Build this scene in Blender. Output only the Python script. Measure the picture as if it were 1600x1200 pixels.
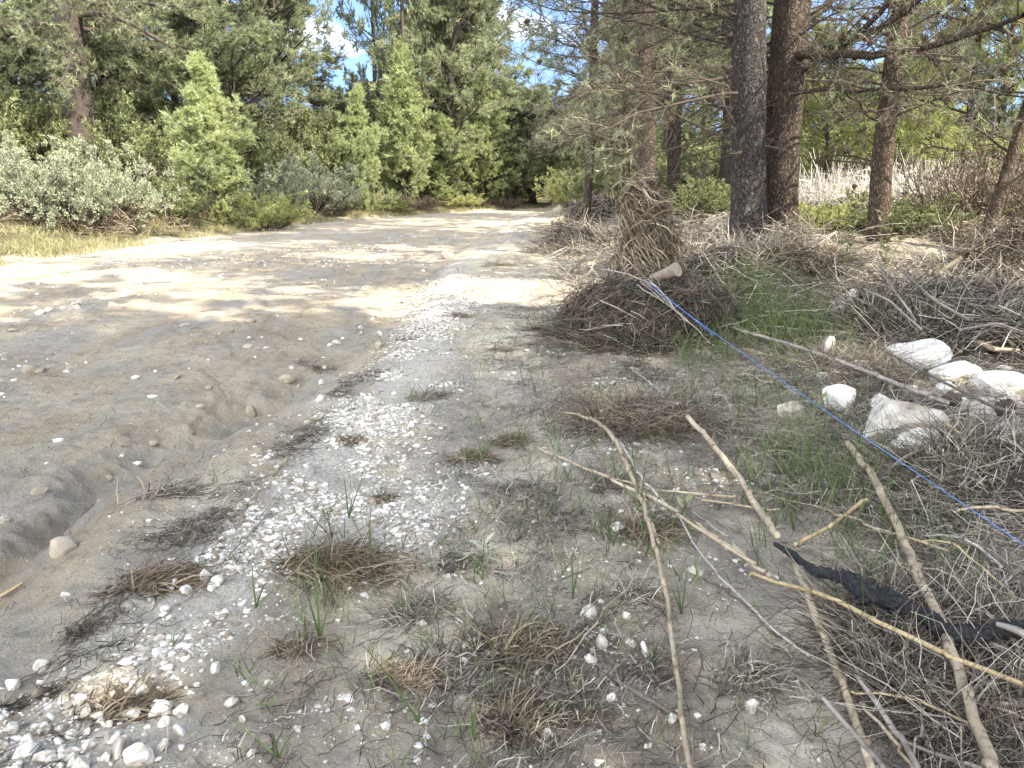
import bpy, math
import numpy as np
from mathutils import Vector
R = math.radians
for o in list(bpy.data.objects): bpy.data.objects.remove(o)
scene = bpy.context.scene
COL = scene.collection
# ------------------------------------------------------------------ camera
PITCH = 14.0; CAMZ = 1.35; FPX = 1202.0
cam = bpy.data.cameras.new('camera'); camo = bpy.data.objects.new('camera', cam); COL.objects.link(camo)
camo.location = (0, 0, CAMZ); camo.rotation_euler = (R(90 - PITCH), 0, 0)
cam.sensor_width = 36; cam.lens = FPX / 1600 * 36; cam.clip_start = 0.05; cam.clip_end = 1500
scene.camera = camo
# ------------------------------------------------------------------ sky and sun
SUN_EL = 45.0
SUN_DIR = Vector((0.86, -0.52, 0)).normalized()          # horizontal direction towards the sun
w = bpy.data.worlds.new("World"); scene.world = w; w.use_nodes = True
nt = w.node_tree; nt.nodes.clear()
wo = nt.nodes.new('ShaderNodeOutputWorld'); bg = nt.nodes.new('ShaderNodeBackground')
sky = nt.nodes.new('ShaderNodeTexSky'); sky.sky_type = 'NISHITA'; sky.sun_disc = False
sky.sun_elevation = R(SUN_EL); sky.sun_rotation = math.atan2(SUN_DIR.x, SUN_DIR.y)
sky.air_density = 0.8; sky.dust_density = 0.0
tc = nt.nodes.new('ShaderNodeTexCoord'); mp = nt.nodes.new('ShaderNodeMapping'); mp.inputs['Scale'].default_value = (1, 1, 2.6)
nz = nt.nodes.new('ShaderNodeTexNoise'); nz.inputs['Scale'].default_value = 3.2; nz.inputs['Detail'].default_value = 8
mp.inputs['Location'].default_value = (1.3, 0.2, 0.0)
rp = nt.nodes.new('ShaderNodeValToRGB'); rp.color_ramp.elements[0].position = 0.43; rp.color_ramp.elements[1].position = 0.60
mx = nt.nodes.new('ShaderNodeMixRGB'); mx.inputs['Color2'].default_value = (9.0, 9.3, 9.8, 1)
nt.links.new(tc.outputs['Generated'], mp.inputs[0]); nt.links.new(mp.outputs[0], nz.inputs['Vector'])
sxyz = nt.nodes.new('ShaderNodeSeparateXYZ'); cmad = nt.nodes.new('ShaderNodeMath'); cmad.operation = 'MULTIPLY_ADD'; cmad.inputs[1].default_value = -0.26   # unseen cloud added behind the viewpoint as neutral fill light, clear ahead
nt.links.new(tc.outputs['Generated'], sxyz.inputs[0]); nt.links.new(sxyz.outputs['Y'], cmad.inputs[0]); nt.links.new(nz.outputs['Fac'], cmad.inputs[2]); nt.links.new(cmad.outputs[0], rp.inputs[0]); nt.links.new(rp.outputs[0], mx.inputs['Fac'])
sc3 = nt.nodes.new('ShaderNodeMapping'); sc3.inputs['Scale'].default_value = (1, 1, 0.85); sc3.inputs['Location'].default_value = (0, 0, 0.30)
nt.links.new(tc.outputs['Generated'], sc3.inputs[0]); nt.links.new(sc3.outputs[0], sky.inputs['Vector']); nt.links.new(sky.outputs[0], mx.inputs['Color1']); nt.links.new(mx.outputs[0], bg.inputs['Color'])
bg.inputs['Strength'].default_value = 0.125
nt.links.new(bg.outputs[0], wo.inputs['Surface'])
sl = bpy.data.lights.new('sun', 'SUN'); slo = bpy.data.objects.new('sun', sl); COL.objects.link(slo)
sl.energy = 3.4; sl.angle = R(0.5); sl.color = (1.0, 0.93, 0.80)
sd = Vector((SUN_DIR.x * math.cos(R(SUN_EL)), SUN_DIR.y * math.cos(R(SUN_EL)), math.sin(R(SUN_EL))))
slo.rotation_euler = sd.to_track_quat('Z', 'Y').to_euler(); slo.location = sd * 60
scene.view_settings.view_transform = 'Standard'; scene.view_settings.look = 'None'
scene.view_settings.exposure = 2.25; scene.view_settings.gamma = 1.0; scene.view_settings.use_curve_mapping = False
scene.render.engine = 'CYCLES'
scene.cycles.max_bounces = 4; scene.cycles.diffuse_bounces = 3; scene.cycles.transmission_bounces = 2
scene.cycles.transparent_max_bounces = 4; scene.cycles.caustics_reflective = False; scene.cycles.caustics_refractive = False

# ------------------------------------------------------------------ noise and geometry helpers
def hash3(ix, iy, s):
    h = (ix.astype(np.int64) * 374761393 + iy.astype(np.int64) * 668265263 + s * 1442695041) & 0xffffffff
    h = ((h ^ (h >> 13)) * 1274126177) & 0xffffffff
    h = ((h ^ (h >> 16)) * 2246822519) & 0xffffffff
    return ((h ^ (h >> 15)) & 0xffffff) / float(0xffffff)
def vnoise(x, y, s=0):
    x = np.asarray(x, float); y = np.asarray(y, float)
    ix = np.floor(x); iy = np.floor(y); fx = x - ix; fy = y - iy
    fx = fx * fx * fx * (fx * (fx * 6 - 15) + 10); fy = fy * fy * fy * (fy * (fy * 6 - 15) + 10)
    a = hash3(ix, iy, s); b = hash3(ix + 1, iy, s); c = hash3(ix, iy + 1, s); d = hash3(ix + 1, iy + 1, s)
    return (a + (b - a) * fx) * (1 - fy) + (c + (d - c) * fx) * fy - 0.5
def fbm(x, y, f=1.0, o=4, s=0, g=0.5):
    r = 0; a = 1.0; ca, sa = 0.8, 0.6
    for i in range(o):
        r = r + a * vnoise(x * f, y * f, s + i * 17); f *= 2.07; a *= g
        x, y = ca * x - sa * y + 3.1, sa * x + ca * y - 7.7
    return r
def sm(a, b, x):
    t = np.clip((np.asarray(x, float) - a) / (b - a), 0, 1); return t * t * (3 - 2 * t)
def nrm(v): return v / (np.linalg.norm(v, axis=-1, keepdims=True) + 1e-9)
cp, sp_ = math.cos(R(PITCH)), math.sin(R(PITCH))
def ray(px, py):
    u = 600 - py
    return np.array([px - 800, FPX * cp + u * sp_, -FPX * sp_ + u * cp], float)
def P(px, py, Y):                       # point seen in that direction at forward distance Y
    d = ray(px, py); t = Y / d[1]; return np.array([0, 0, CAMZ]) + d * t
def scale_at(Y): return Y / (FPX * cp)  # metres per photo pixel near the horizon at distance Y
SL = 0.018
def Pl(px, py):
    d = ray(px, py); t = CAMZ / (-d[2] + SL * d[1]); return (d[0] * t, d[1] * t)
crest = np.array([Pl(*p) for p in [(-170, 1100), (0, 945), (100, 852), (230, 752), (345, 682), (430, 622), (560, 562), (645, 500), (685, 440), (712, 395), (775, 352), (838, 333)]])
cr_y = np.concatenate([[-30], crest[:, 1], [60, 200]]); cr_x = np.concatenate([[crest[0, 0]], crest[:, 0], [8, 60]])
ledge = np.array([Pl(*p) for p in [(-200, 425), (0, 405), (120, 388), (250, 370), (400, 352), (560, 336), (700, 328), (860, 320)]])
le_y = np.concatenate([[-30], ledge[:, 1], [60, 200]]); le_x = np.concatenate([[ledge[0, 0] - 0.5], ledge[:, 0], [10, 60]])
grav = np.array([Pl(*p) for p in [(40, 1215), (150, 1090), (250, 975), (340, 890), (440, 800), (530, 715), (610, 640), (640, 570), (672, 500), (700, 440), (722, 400), (800, 350)]])
def crest_x(y): return np.interp(y, cr_y, cr_x)
def left_x(y): return np.interp(y, le_y, le_x)
def grav_x(y): return np.interp(y, grav[:, 1], grav[:, 0])
def H(x, y, fine=True):
    x = np.asarray(x, float); y = np.asarray(y, float)
    s = x - crest_x(y) - 0.10 * fbm(x * 0, y, 1.3, 3, 5)
    z = SL * np.maximum(y, -5)
    z = z - 0.13 * (1 - sm(-0.30, 0.28, s))
    gfade = 1 - 0.75 * sm(4.2, 7.0, y); gfade = gfade * (1 - sm(9, 14, y))
    gw = 0.20 + 0.10 * fbm(x * 0, y, 0.9, 2, 91)
    sw = s + 0.16 * fbm(x, y, 2.6, 4, 131, 0.6)
    z = z - (0.15 + 0.14 * fbm(x, y, 1.2, 2, 12)) * gfade * np.exp(-((sw + 0.42) / gw) ** 2) * (1 - 0.6 * sm(2.0, 2.4, s * 0 + 4.2 - y) * 0)
    z = z - 0.10 * np.exp(-((s + 0.95) / 0.45) ** 2) * sm(2.0, 2.6, y) * (1 - sm(3.4, 3.9, y + 0.5 * fbm(x, y, 1.7, 3, 41)))
    bed = 1 - sm(-0.5, 0.1, s)
    z = z + bed * (0.035 * fbm(x, y * 0.6, 0.7, 4, 3) + 0.012 * fbm(x * 2.4, y, 3.5, 3, 9))
    # small erosion steps in the bed
    e = fbm(x + 0.3 * y, y * 0.8, 0.9, 4, 77); z = z + bed * (0.016 * sm(0.02, 0.04, e) + 0.010 * sm(0.0, 0.02, fbm(x - 0.5 * y, y, 1.7, 5, 178, 0.6)) * sm(-0.1, 0.2, fbm(x, y, 0.5, 2, 9))) * (1 - sm(14, 22, y)) + bed * 0.008 * fbm(x, y, 12, 5, 33, 0.7)
    z = z + (1 - bed) * (0.05 * fbm(x, y, 1.1, 4, 21) + 0.026 * fbm(x, y, 5, 5, 31, 0.6))
    if fine: z = z + 0.010 * fbm(x, y, 22, 3, 61) * (1 - sm(6, 12, y))
    z = z + 0.55 * sm(5.2, 9.5, y) * sm(0.7, 2.8, x - 0.02 * y)  + 0.10 * sm(1.5, 3.0, x) * sm(2, 4, y)
    sL = left_x(y) - x + 0.5 * fbm(x, y, 0.5, 3, 55)
    z = z + np.where(sL > 0, 0.10 * sm(0, 0.5, sL) + 0.20 * np.clip(sL - 0.8, 0, 9) + 0.05 * np.clip(sL - 9, 0, 60) + 0.35 * fbm(x, y, 0.35, 3, 8) * sm(0.5, 3, sL), 0)
    z = z + 0.10 * np.clip(y - 44, 0, 60)
    return z
def HG(x, y):                            # height looked up in the finished ground mesh
    i = np.clip(np.searchsorted(gx, x) - 1, 0, len(gx) - 2); j = np.clip(np.searchsorted(gy, y) - 1, 0, len(gy) - 2)
    u = (x - gx[i]) / (gx[i + 1] - gx[i]); v = (y - gy[j]) / (gy[j + 1] - gy[j])
    return (Z[j, i] * (1 - u) + Z[j, i + 1] * u) * (1 - v) + (Z[j + 1, i] * (1 - u) + Z[j + 1, i + 1] * u) * v
def Gt(px, py, dz=0.0):                  # point on the terrain under that line of sight
    d = ray(px, py); t = CAMZ / (-d[2] + SL * d[1]) if (-d[2] + SL * d[1]) > 1e-6 else 0.1
    ts = np.geomspace(0.8, 95.0, 150) / FPX
    for _ in range(3):
        below = CAMZ + d[2] * ts < HG(d[0] * ts, d[1] * ts) + dz
        i = int(np.argmax(below)) if below.any() else len(ts) - 1
        b = ts[i]; ts = np.linspace(ts[max(i - 1, 0)], b, 24)
    return np.array([d[0] * b, d[1] * b, CAMZ + d[2] * b])

class Geo:
    def __init__(s): s.V = []; s.F = []; s.A = []; s.n = 0; s.M = []
    def add(s, V, F, var=0.5, mi=0):
        V = np.asarray(V, float).reshape(-1, 3); s.V.append(V)
        for f in (F if isinstance(F, list) else [F]): s.F.append((np.asarray(f, np.int64) + s.n, mi))
        s.A.append(np.broadcast_to(np.asarray(var, float), (len(V),)).copy()); s.n += len(V)
    def tubes(s, P_, R_, sides=3, var=None, mi=0, cap=False, rng=None, elong=None):
        P_ = np.asarray(P_, float); N, K, _ = P_.shape
        if N == 0: return
        R_ = np.broadcast_to(np.asarray(R_, float), (N, K))
        T = nrm(np.gradient(P_, axis=1)) if K > 2 else nrm(np.repeat(P_[:, 1:] - P_[:, :1], 2, 1))
        ref = np.where(np.abs(nrm(P_[:, -1] - P_[:, 0])[:, 2:3]) > 0.8, [[1., 0.13, 0]], [[0.05, 0.02, 1.]])[:, None, :]
        U = nrm(np.cross(T, np.broadcast_to(ref, T.shape))); W = np.cross(T, U)
        a = np.arange(sides) * 2 * math.pi / sides
        V = P_[:, :, None] + R_[:, :, None, None] * (np.cos(a)[None, None, :, None] * U[:, :, None] + np.sin(a)[None, None, :, None] * W[:, :, None])
        if elong is not None: V = V + elong(V, a)
        idx = np.arange(N * K * sides).reshape(N, K, sides)
        r2 = np.roll(idx, -1, 2)
        q = np.stack([idx[:, :-1], r2[:, :-1], r2[:, 1:], idx[:, 1:]], -1).reshape(-1, 4)
        F = [q]
        if cap: s.add(np.concatenate([V[:, 0], V[:, -1]]).reshape(-1, 3), [np.arange(N * sides).reshape(N, sides)[:, ::-1], np.arange(N * sides, 2 * N * sides).reshape(N, sides)], 0.9, mi)
        v = np.full(N, 0.5) if var is None else np.broadcast_to(var, (N,))
        s.add(V.reshape(-1, 3), F, np.repeat(v, K * sides), mi)
    def strips(s, P_, W_, S_, var=None, mi=0):
        P_ = np.asarray(P_, float); N, K, _ = P_.shape
        if N == 0: return
        W_ = np.broadcast_to(np.asarray(W_, float), (N, K)); S_ = nrm(S_)[:, None] * W_[:, :, None] * 0.5
        V = np.stack([P_ - S_, P_ + S_], 2); idx = np.arange(N * K * 2).reshape(N, K, 2)
        q = np.stack([idx[:, :-1, 0], idx[:, :-1, 1], idx[:, 1:, 1], idx[:, 1:, 0]], -1).reshape(-1, 4)
        v = np.full(N, 0.5) if var is None else np.broadcast_to(var, (N,))
        s.add(V.reshape(-1, 3), q, np.repeat(v, K * 2), mi)
    def tris(s, B, D, L, W_, rng, var=None, mi=0, diamond=False):
        N = len(B)
        if N == 0: return
        S_ = nrm(np.cross(D, rng.normal(size=(N, 3)))) * (np.broadcast_to(W_, (N,))[:, None] * 0.5)
        L = np.broadcast_to(L, (N,))[:, None]
        v = np.full(N, 0.5) if var is None else np.broadcast_to(var, (N,))
        if diamond:
            V = np.stack([B, B + D * L * 0.45 + S_, B + D * L, B + D * L * 0.45 - S_], 1)
            s.add(V.reshape(-1, 3), np.arange(N * 4).reshape(N, 4), np.repeat(v, 4), mi)
        else:
            V = np.stack([B - S_, B + S_, B + D * L], 1)
            s.add(V.reshape(-1, 3), np.arange(N * 3).reshape(N, 3), np.repeat(v, 3), mi)
    def mesh(s, name, mats, smooth=False):
        me = bpy.data.meshes.new(name)
        V = np.concatenate(s.V); A = np.concatenate(s.A)
        me.vertices.add(len(V)); me.vertices.foreach_set('co', V.astype(np.float32).ravel())
        loops = np.concatenate([f.ravel() for f, _ in s.F]); sizes = np.concatenate([np.full(len(f), f.shape[1]) for f, _ in s.F])
        mis = np.concatenate([np.full(len(f), m) for f, m in s.F])
        me.loops.add(len(loops)); me.loops.foreach_set('vertex_index', loops.astype(np.int32))
        me.polygons.add(len(sizes)); starts = np.concatenate([[0], np.cumsum(sizes)[:-1]])
        me.polygons.foreach_set('loop_start', starts.astype(np.int32))
        me.polygons.foreach_set('material_index', mis.astype(np.int32))
        me.polygons.foreach_set('use_smooth', np.full(len(sizes), bool(smooth)))
        at = me.attributes.new('var', 'FLOAT', 'POINT'); at.data.foreach_set('value', A.astype(np.float32))
        for m in (mats if isinstance(mats, (list, tuple)) else [mats]): me.materials.append(m)
        me.update(calc_edges=True)
        return me
    def build(s, name, mats, parent=None, smooth=False):
        return link(name, s.mesh(name, mats, smooth), parent)
def link(name, me, parent=None, loc=None, rz=0, scale=None):
    o = bpy.data.objects.new(name, me); COL.objects.link(o)
    if parent is not None: o.parent = parent
    if loc is not None: o.location = tuple(float(c) for c in loc)
    if rz: o.rotation_euler = (0, 0, rz)
    if scale is not None: o.scale = scale if hasattr(scale, '__len__') else (scale,) * 3
    return o
def tag(o, label=None, cat=None, group=None, kind=None):
    if label: o['label'] = label
    if cat: o['category'] = cat
    if group: o['group'] = group
    if kind: o['kind'] = kind
    return o
def thing(name, label, cat, loc=(0, 0, 0), rz=0, group=None, scale=1.0):
    o = link(name, None, None, loc, rz, scale); o.empty_display_size = 0.1
    return tag(o, label, cat, group)

# ------------------------------------------------------------------ materials
def ramp_mat(name, cols, rough=0.9, trans=0.0, bump=0.0, bscale=40, noise=0.25, nscale=6.0, spec=0.2, objrand=0.0):
    m = bpy.data.materials.new(name); m.use_nodes = True; t = m.node_tree; N = t.nodes; L = t.links
    b = N['Principled BSDF']; b.inputs['Roughness'].default_value = rough; b.inputs['Specular IOR Level'].default_value = spec
    at = N.new('ShaderNodeAttribute'); at.attribute_name = 'var'
    rp = N.new('ShaderNodeValToRGB'); els = rp.color_ramp.elements
    while len(els) < len(cols): els.new(0.5)
    for i, c in enumerate(cols): els[i].position = i / (len(cols) - 1); els[i].color = (*c, 1)
    src = at.outputs['Fac']
    if noise:
        g = N.new('ShaderNodeNewGeometry'); n = N.new('ShaderNodeTexNoise'); n.inputs['Scale'].default_value = nscale; n.inputs['Detail'].default_value = 4
        L.new(g.outputs['Position'], n.inputs['Vector'])
        mm = N.new('ShaderNodeMath'); mm.operation = 'MULTIPLY_ADD'; mm.inputs[1].default_value = noise * 2; mm.inputs[2].default_value = -noise
        L.new(n.outputs['Fac'], mm.inputs[0]); ad = N.new('ShaderNodeMath'); L.new(mm.outputs[0], ad.inputs[0]); L.new(src, ad.inputs[1]); src = ad.outputs[0]
    if objrand:
        oi = N.new('ShaderNodeObjectInfo'); mo = N.new('ShaderNodeMath'); mo.operation = 'MULTIPLY_ADD'; mo.inputs[1].default_value = objrand * 2; mo.inputs[2].default_value = -objrand
        L.new(oi.outputs['Random'], mo.inputs[0]); a2 = N.new('ShaderNodeMath'); L.new(mo.outputs[0], a2.inputs[0]); L.new(src, a2.inputs[1]); src = a2.outputs[0]
    L.new(src, rp.inputs[0]); L.new(rp.outputs[0], b.inputs['Base Color'])
    if bump:
        n2 = N.new('ShaderNodeTexNoise'); n2.inputs['Scale'].default_value = bscale; n2.inputs['Detail'].default_value = 6
        g2 = N.new('ShaderNodeTexCoord'); L.new(g2.outputs['Object'], n2.inputs['Vector'])
        bp = N.new('ShaderNodeBump'); bp.inputs['Strength'].default_value = bump; bp.inputs['Distance'].default_value = 0.02
        L.new(n2.outputs['Fac'], bp.inputs['Height']); L.new(bp.outputs[0], b.inputs['Normal'])
    if trans:
        tr = N.new('ShaderNodeBsdfTranslucent'); L.new(rp.outputs[0], tr.inputs['Color'])
        ms = N.new('ShaderNodeMixShader'); ms.inputs[0].default_value = trans
        L.new(b.outputs[0], ms.inputs[1]); L.new(tr.outputs[0], ms.inputs[2]); L.new(ms.outputs[0], N['Material Output'].inputs[0])
    return m
M = {}
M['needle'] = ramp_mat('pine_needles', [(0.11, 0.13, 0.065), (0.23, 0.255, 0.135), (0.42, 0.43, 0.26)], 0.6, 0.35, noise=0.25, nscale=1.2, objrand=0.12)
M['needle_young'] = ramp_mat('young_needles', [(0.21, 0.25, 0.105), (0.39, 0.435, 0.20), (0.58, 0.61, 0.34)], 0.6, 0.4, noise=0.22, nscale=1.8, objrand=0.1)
M['needle_bright'] = ramp_mat('painted_sunlit_needles', [(0.22, 0.26, 0.09), (0.42, 0.44, 0.17), (0.60, 0.58, 0.27)], 0.6, 0.45, noise=0.25, nscale=1.4, objrand=0.1)  # sunlit yellow-green glow painted into a brighter foliage colour
M['silver'] = ramp_mat('silver_leaves', [(0.19, 0.21, 0.13), (0.34, 0.36, 0.235), (0.52, 0.53, 0.38)], 0.7, 0.3, noise=0.2, nscale=2)
M['leaf'] = ramp_mat('green_leaves', [(0.10, 0.12, 0.05), (0.20, 0.22, 0.095), (0.34, 0.35, 0.18)], 0.55, 0.3, noise=0.2, nscale=3)
M['bark'] = ramp_mat('pine_bark_far', [(0.025, 0.02, 0.018), (0.065, 0.052, 0.043), (0.12, 0.10, 0.08)], 0.95, 0, bump=0.5, bscale=14, noise=0.4, nscale=9)
M['twig'] = ramp_mat('dead_twigs', [(0.04, 0.03, 0.024), (0.10, 0.08, 0.062), (0.24, 0.20, 0.16)], 0.9, 0, noise=0.15, nscale=3)
M['straw'] = ramp_mat('straw', [(0.07, 0.05, 0.03), (0.20, 0.155, 0.105), (0.43, 0.355, 0.255)], 0.8, 0.15, noise=0.15, nscale=5)
M['strawdark'] = ramp_mat('dark_rootlets', [(0.022, 0.018, 0.015), (0.065, 0.052, 0.042), (0.22, 0.185, 0.145)], 0.9, 0, noise=0.2, nscale=7)
M['grey_straw'] = ramp_mat('grey_straw', [(0.06, 0.05, 0.04), (0.24, 0.205, 0.16), (0.58, 0.52, 0.43)], 0.85, 0.1, noise=0.15, nscale=5)
M['grass'] = ramp_mat('green_grass', [(0.05, 0.075, 0.03), (0.10, 0.145, 0.05), (0.21, 0.26, 0.10)], 0.5, 0.3, noise=0.2, nscale=4)
M['verge'] = ramp_mat('verge_grass', [(0.13, 0.15, 0.06), (0.27, 0.25, 0.12), (0.42, 0.36, 0.23)], 0.7, 0.3, noise=0.3, nscale=1.2)
M['reed'] = ramp_mat('dry_reeds', [(0.22, 0.19, 0.15), (0.46, 0.42, 0.36), (0.68, 0.64, 0.58)], 0.7, 0.3, noise=0.15, nscale=2)
M['stone'] = ramp_mat('white_limestone', [(0.20, 0.165, 0.12), (0.43, 0.39, 0.325), (0.62, 0.59, 0.53), (0.72, 0.70, 0.66)], 0.9, 0, bump=0.3, bscale=14, noise=0.45, nscale=22, objrand=0.18)
M['brownstone'] = ramp_mat('brown_stone', [(0.20, 0.165, 0.12), (0.34, 0.29, 0.22), (0.48, 0.42, 0.33)], 0.85, 0, bump=0.35, bscale=30, noise=0.3, nscale=14, objrand=0.2)
M['cane'] = None
def cane_mat(name, c1, c2, c3):
    m = ramp_mat(name, [c1, c2, c3], 0.55, 0, noise=0.35, nscale=10, spec=0.35)
    t = m.node_tree; N = t.nodes; L = t.links
    b = N['Principled BSDF']; rp = [n for n in N if n.type == 'VALTORGB'][0]
    n2 = N.new('ShaderNodeTexNoise'); n2.inputs['Scale'].default_value = 60; n2.inputs['Detail'].default_value = 5
    g = N.new('ShaderNodeTexCoord'); L.new(g.outputs['Object'], n2.inputs['Vector'])
    r2 = N.new('ShaderNodeValToRGB'); r2.color_ramp.elements[0].position = 0.35; r2.color_ramp.elements[0].color = (0.55, 0.50, 0.46, 1); r2.color_ramp.elements[1].position = 0.5
    mx = N.new('ShaderNodeMixRGB'); mx.blend_type = 'MULTIPLY'; mx.inputs['Fac'].default_value = 0.8
    L.new(n2.outputs['Fac'], r2.inputs[0]); L.new(rp.outputs[0], mx.inputs['Color1']); L.new(r2.outputs[0], mx.inputs['Color2']); L.new(mx.outputs[0], b.inputs['Base Color'])
    bp = N.new('ShaderNodeBump'); bp.inputs['Strength'].default_value = 0.4; bp.inputs['Distance'].default_value = 0.004
    L.new(n2.outputs['Fac'], bp.inputs['Height']); L.new(bp.outputs[0], b.inputs['Normal'])
    return m
M['cane'] = cane_mat('dry_cane', (0.15, 0.11, 0.07), (0.34, 0.27, 0.18), (0.50, 0.425, 0.31))
M['canegrey'] = cane_mat('weathered_cane', (0.12, 0.10, 0.085), (0.28, 0.245, 0.21), (0.44, 0.40, 0.35))
M['caneyellow'] = cane_mat('yellow_cane', (0.22, 0.155, 0.075), (0.40, 0.31, 0.165), (0.52, 0.43, 0.26))
M['stickdark'] = cane_mat('dark_stick', (0.05, 0.04, 0.035), (0.12, 0.10, 0.085), (0.22, 0.19, 0.16))
M['stickgrey'] = cane_mat('grey_branch', (0.07, 0.06, 0.05), (0.17, 0.145, 0.12), (0.28, 0.25, 0.21))
M['char'] = ramp_mat('charred_bark', [(0.004, 0.004, 0.005), (0.012, 0.0125, 0.014), (0.05, 0.05, 0.052)], 0.75, 0, bump=1.0, bscale=90, noise=0.5, nscale=45, spec=0.25)
M['cord'] = ramp_mat('blue_cord', [(0.02, 0.10, 0.38), (0.06, 0.20, 0.58), (0.40, 0.52, 0.75)], 0.4, 0, bump=0.6, bscale=200, noise=0.2, nscale=25, spec=0.5)
M['cone'] = ramp_mat('cone_scales', [(0.03, 0.024, 0.02), (0.08, 0.06, 0.045), (0.16, 0.125, 0.095)], 0.8, 0, bump=0.3, noise=0.3, nscale=60)
M['cutwood'] = ramp_mat('cut_wood', [(0.09, 0.075, 0.055), (0.19, 0.155, 0.115), (0.30, 0.25, 0.185)], 0.8, 0, bump=0.3, bscale=40, noise=0.3, nscale=25)
M['core'] = ramp_mat('dark_brown_core', [(0.015, 0.011, 0.008), (0.035, 0.026, 0.019), (0.06, 0.046, 0.034)], 1, 0, bump=1.0, bscale=30, noise=0.4, nscale=14)  # very dark brown filling that stops heaps and column being seen through
# near bark: vertical plates
def bark_near(name, c1, c2, c3):
    m = bpy.data.materials.new(name); m.use_nodes = True; t = m.node_tree; N = t.nodes; L = t.links; b = N['Principled BSDF']
    b.inputs['Roughness'].default_value = 0.95; b.inputs['Specular IOR Level'].default_value = 0.15
    tcn = N.new('ShaderNodeTexCoord'); mpn = N.new('ShaderNodeMapping'); mpn.inputs['Scale'].default_value = (30, 30, 5.5)
    wn = N.new('ShaderNodeTexNoise'); wn.inputs['Scale'].default_value = 9; wn.inputs['Detail'].default_value = 3
    ws = N.new('ShaderNodeMixRGB'); ws.blend_type = 'ADD'; ws.inputs['Fac'].default_value = 0.2
    L.new(tcn.outputs['Object'], wn.inputs['Vector']); L.new(tcn.outputs['Object'], ws.inputs['Color1']); L.new(wn.outputs['Color'], ws.inputs['Color2'])
    L.new(ws.outputs[0], mpn.inputs[0])
    v = N.new('ShaderNodeTexVoronoi'); v.feature = 'DISTANCE_TO_EDGE'; v.inputs['Scale'].default_value = 1; L.new(mpn.outputs[0], v.inputs['Vector'])
    v2 = N.new('ShaderNodeTexVoronoi'); v2.inputs['Scale'].default_value = 1; L.new(mpn.outputs[0], v2.inputs['Vector'])
    n = N.new('ShaderNodeTexNoise'); n.inputs['Scale'].default_value = 45; n.inputs['Detail'].default_value = 6; L.new(tcn.outputs['Object'], n.inputs['Vector'])
    r = N.new('ShaderNodeValToRGB'); e = r.color_ramp.elements; e.new(0.5); e[0].position = 0.0; e[1].position = 0.16; e[2].position = 0.75
    e[0].color = (*c1, 1); e[1].color = (*c2, 1); e[2].color = (*c3, 1)
    ad = N.new('ShaderNodeMath'); ad.operation = 'MULTIPLY_ADD'; ad.inputs[1].default_value = 0.42; L.new(n.outputs['Fac'], ad.inputs[0]); 
    sb = N.new('ShaderNodeMath'); sb.operation = 'SUBTRACT'; L.new(v.outputs['Distance'], sb.inputs[0]); sb.inputs[1].default_value = 0.12
    L.new(sb.outputs[0], ad.inputs[2]); L.new(ad.outputs[0], r.inputs[0])
    hv = N.new('ShaderNodeHueSaturation'); mr = N.new('ShaderNodeMapRange'); mr.inputs['To Min'].default_value = 0.82; mr.inputs['To Max'].default_value = 1.18
    L.new(v2.outputs['Color'], mr.inputs['Value']); L.new(mr.outputs[0], hv.inputs['Value']); L.new(r.outputs[0], hv.inputs['Color']); L.new(hv.outputs[0], b.inputs['Base Color'])
    h1 = N.new('ShaderNodeMath'); h1.operation = 'MINIMUM'; L.new(v.outputs['Distance'], h1.inputs[0]); h1.inputs[1].default_value = 0.22
    h2 = N.new('ShaderNodeMath'); h2.operation = 'MULTIPLY_ADD'; L.new(n.outputs['Fac'], h2.inputs[0]); h2.inputs[1].default_value = 0.14; L.new(h1.outputs[0], h2.inputs[2])
    bp = N.new('ShaderNodeBump'); bp.inputs['Strength'].default_value = 1.0; bp.inputs['Distance'].default_value = 0.09
    L.new(h2.outputs[0], bp.inputs['Height']); L.new(bp.outputs[0], b.inputs['Normal'])
    return m
M['barkA'] = bark_near('grey_plated_bark', (0.014, 0.012, 0.011), (0.062, 0.053, 0.049), (0.15, 0.13, 0.12))
M['barkB'] = bark_near('brown_plated_bark', (0.02, 0.015, 0.012), (0.075, 0.057, 0.044), (0.16, 0.125, 0.095))
M['barkC'] = bark_near('red_brown_bark', (0.025, 0.018, 0.013), (0.09, 0.066, 0.048), (0.18, 0.14, 0.10))
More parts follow.
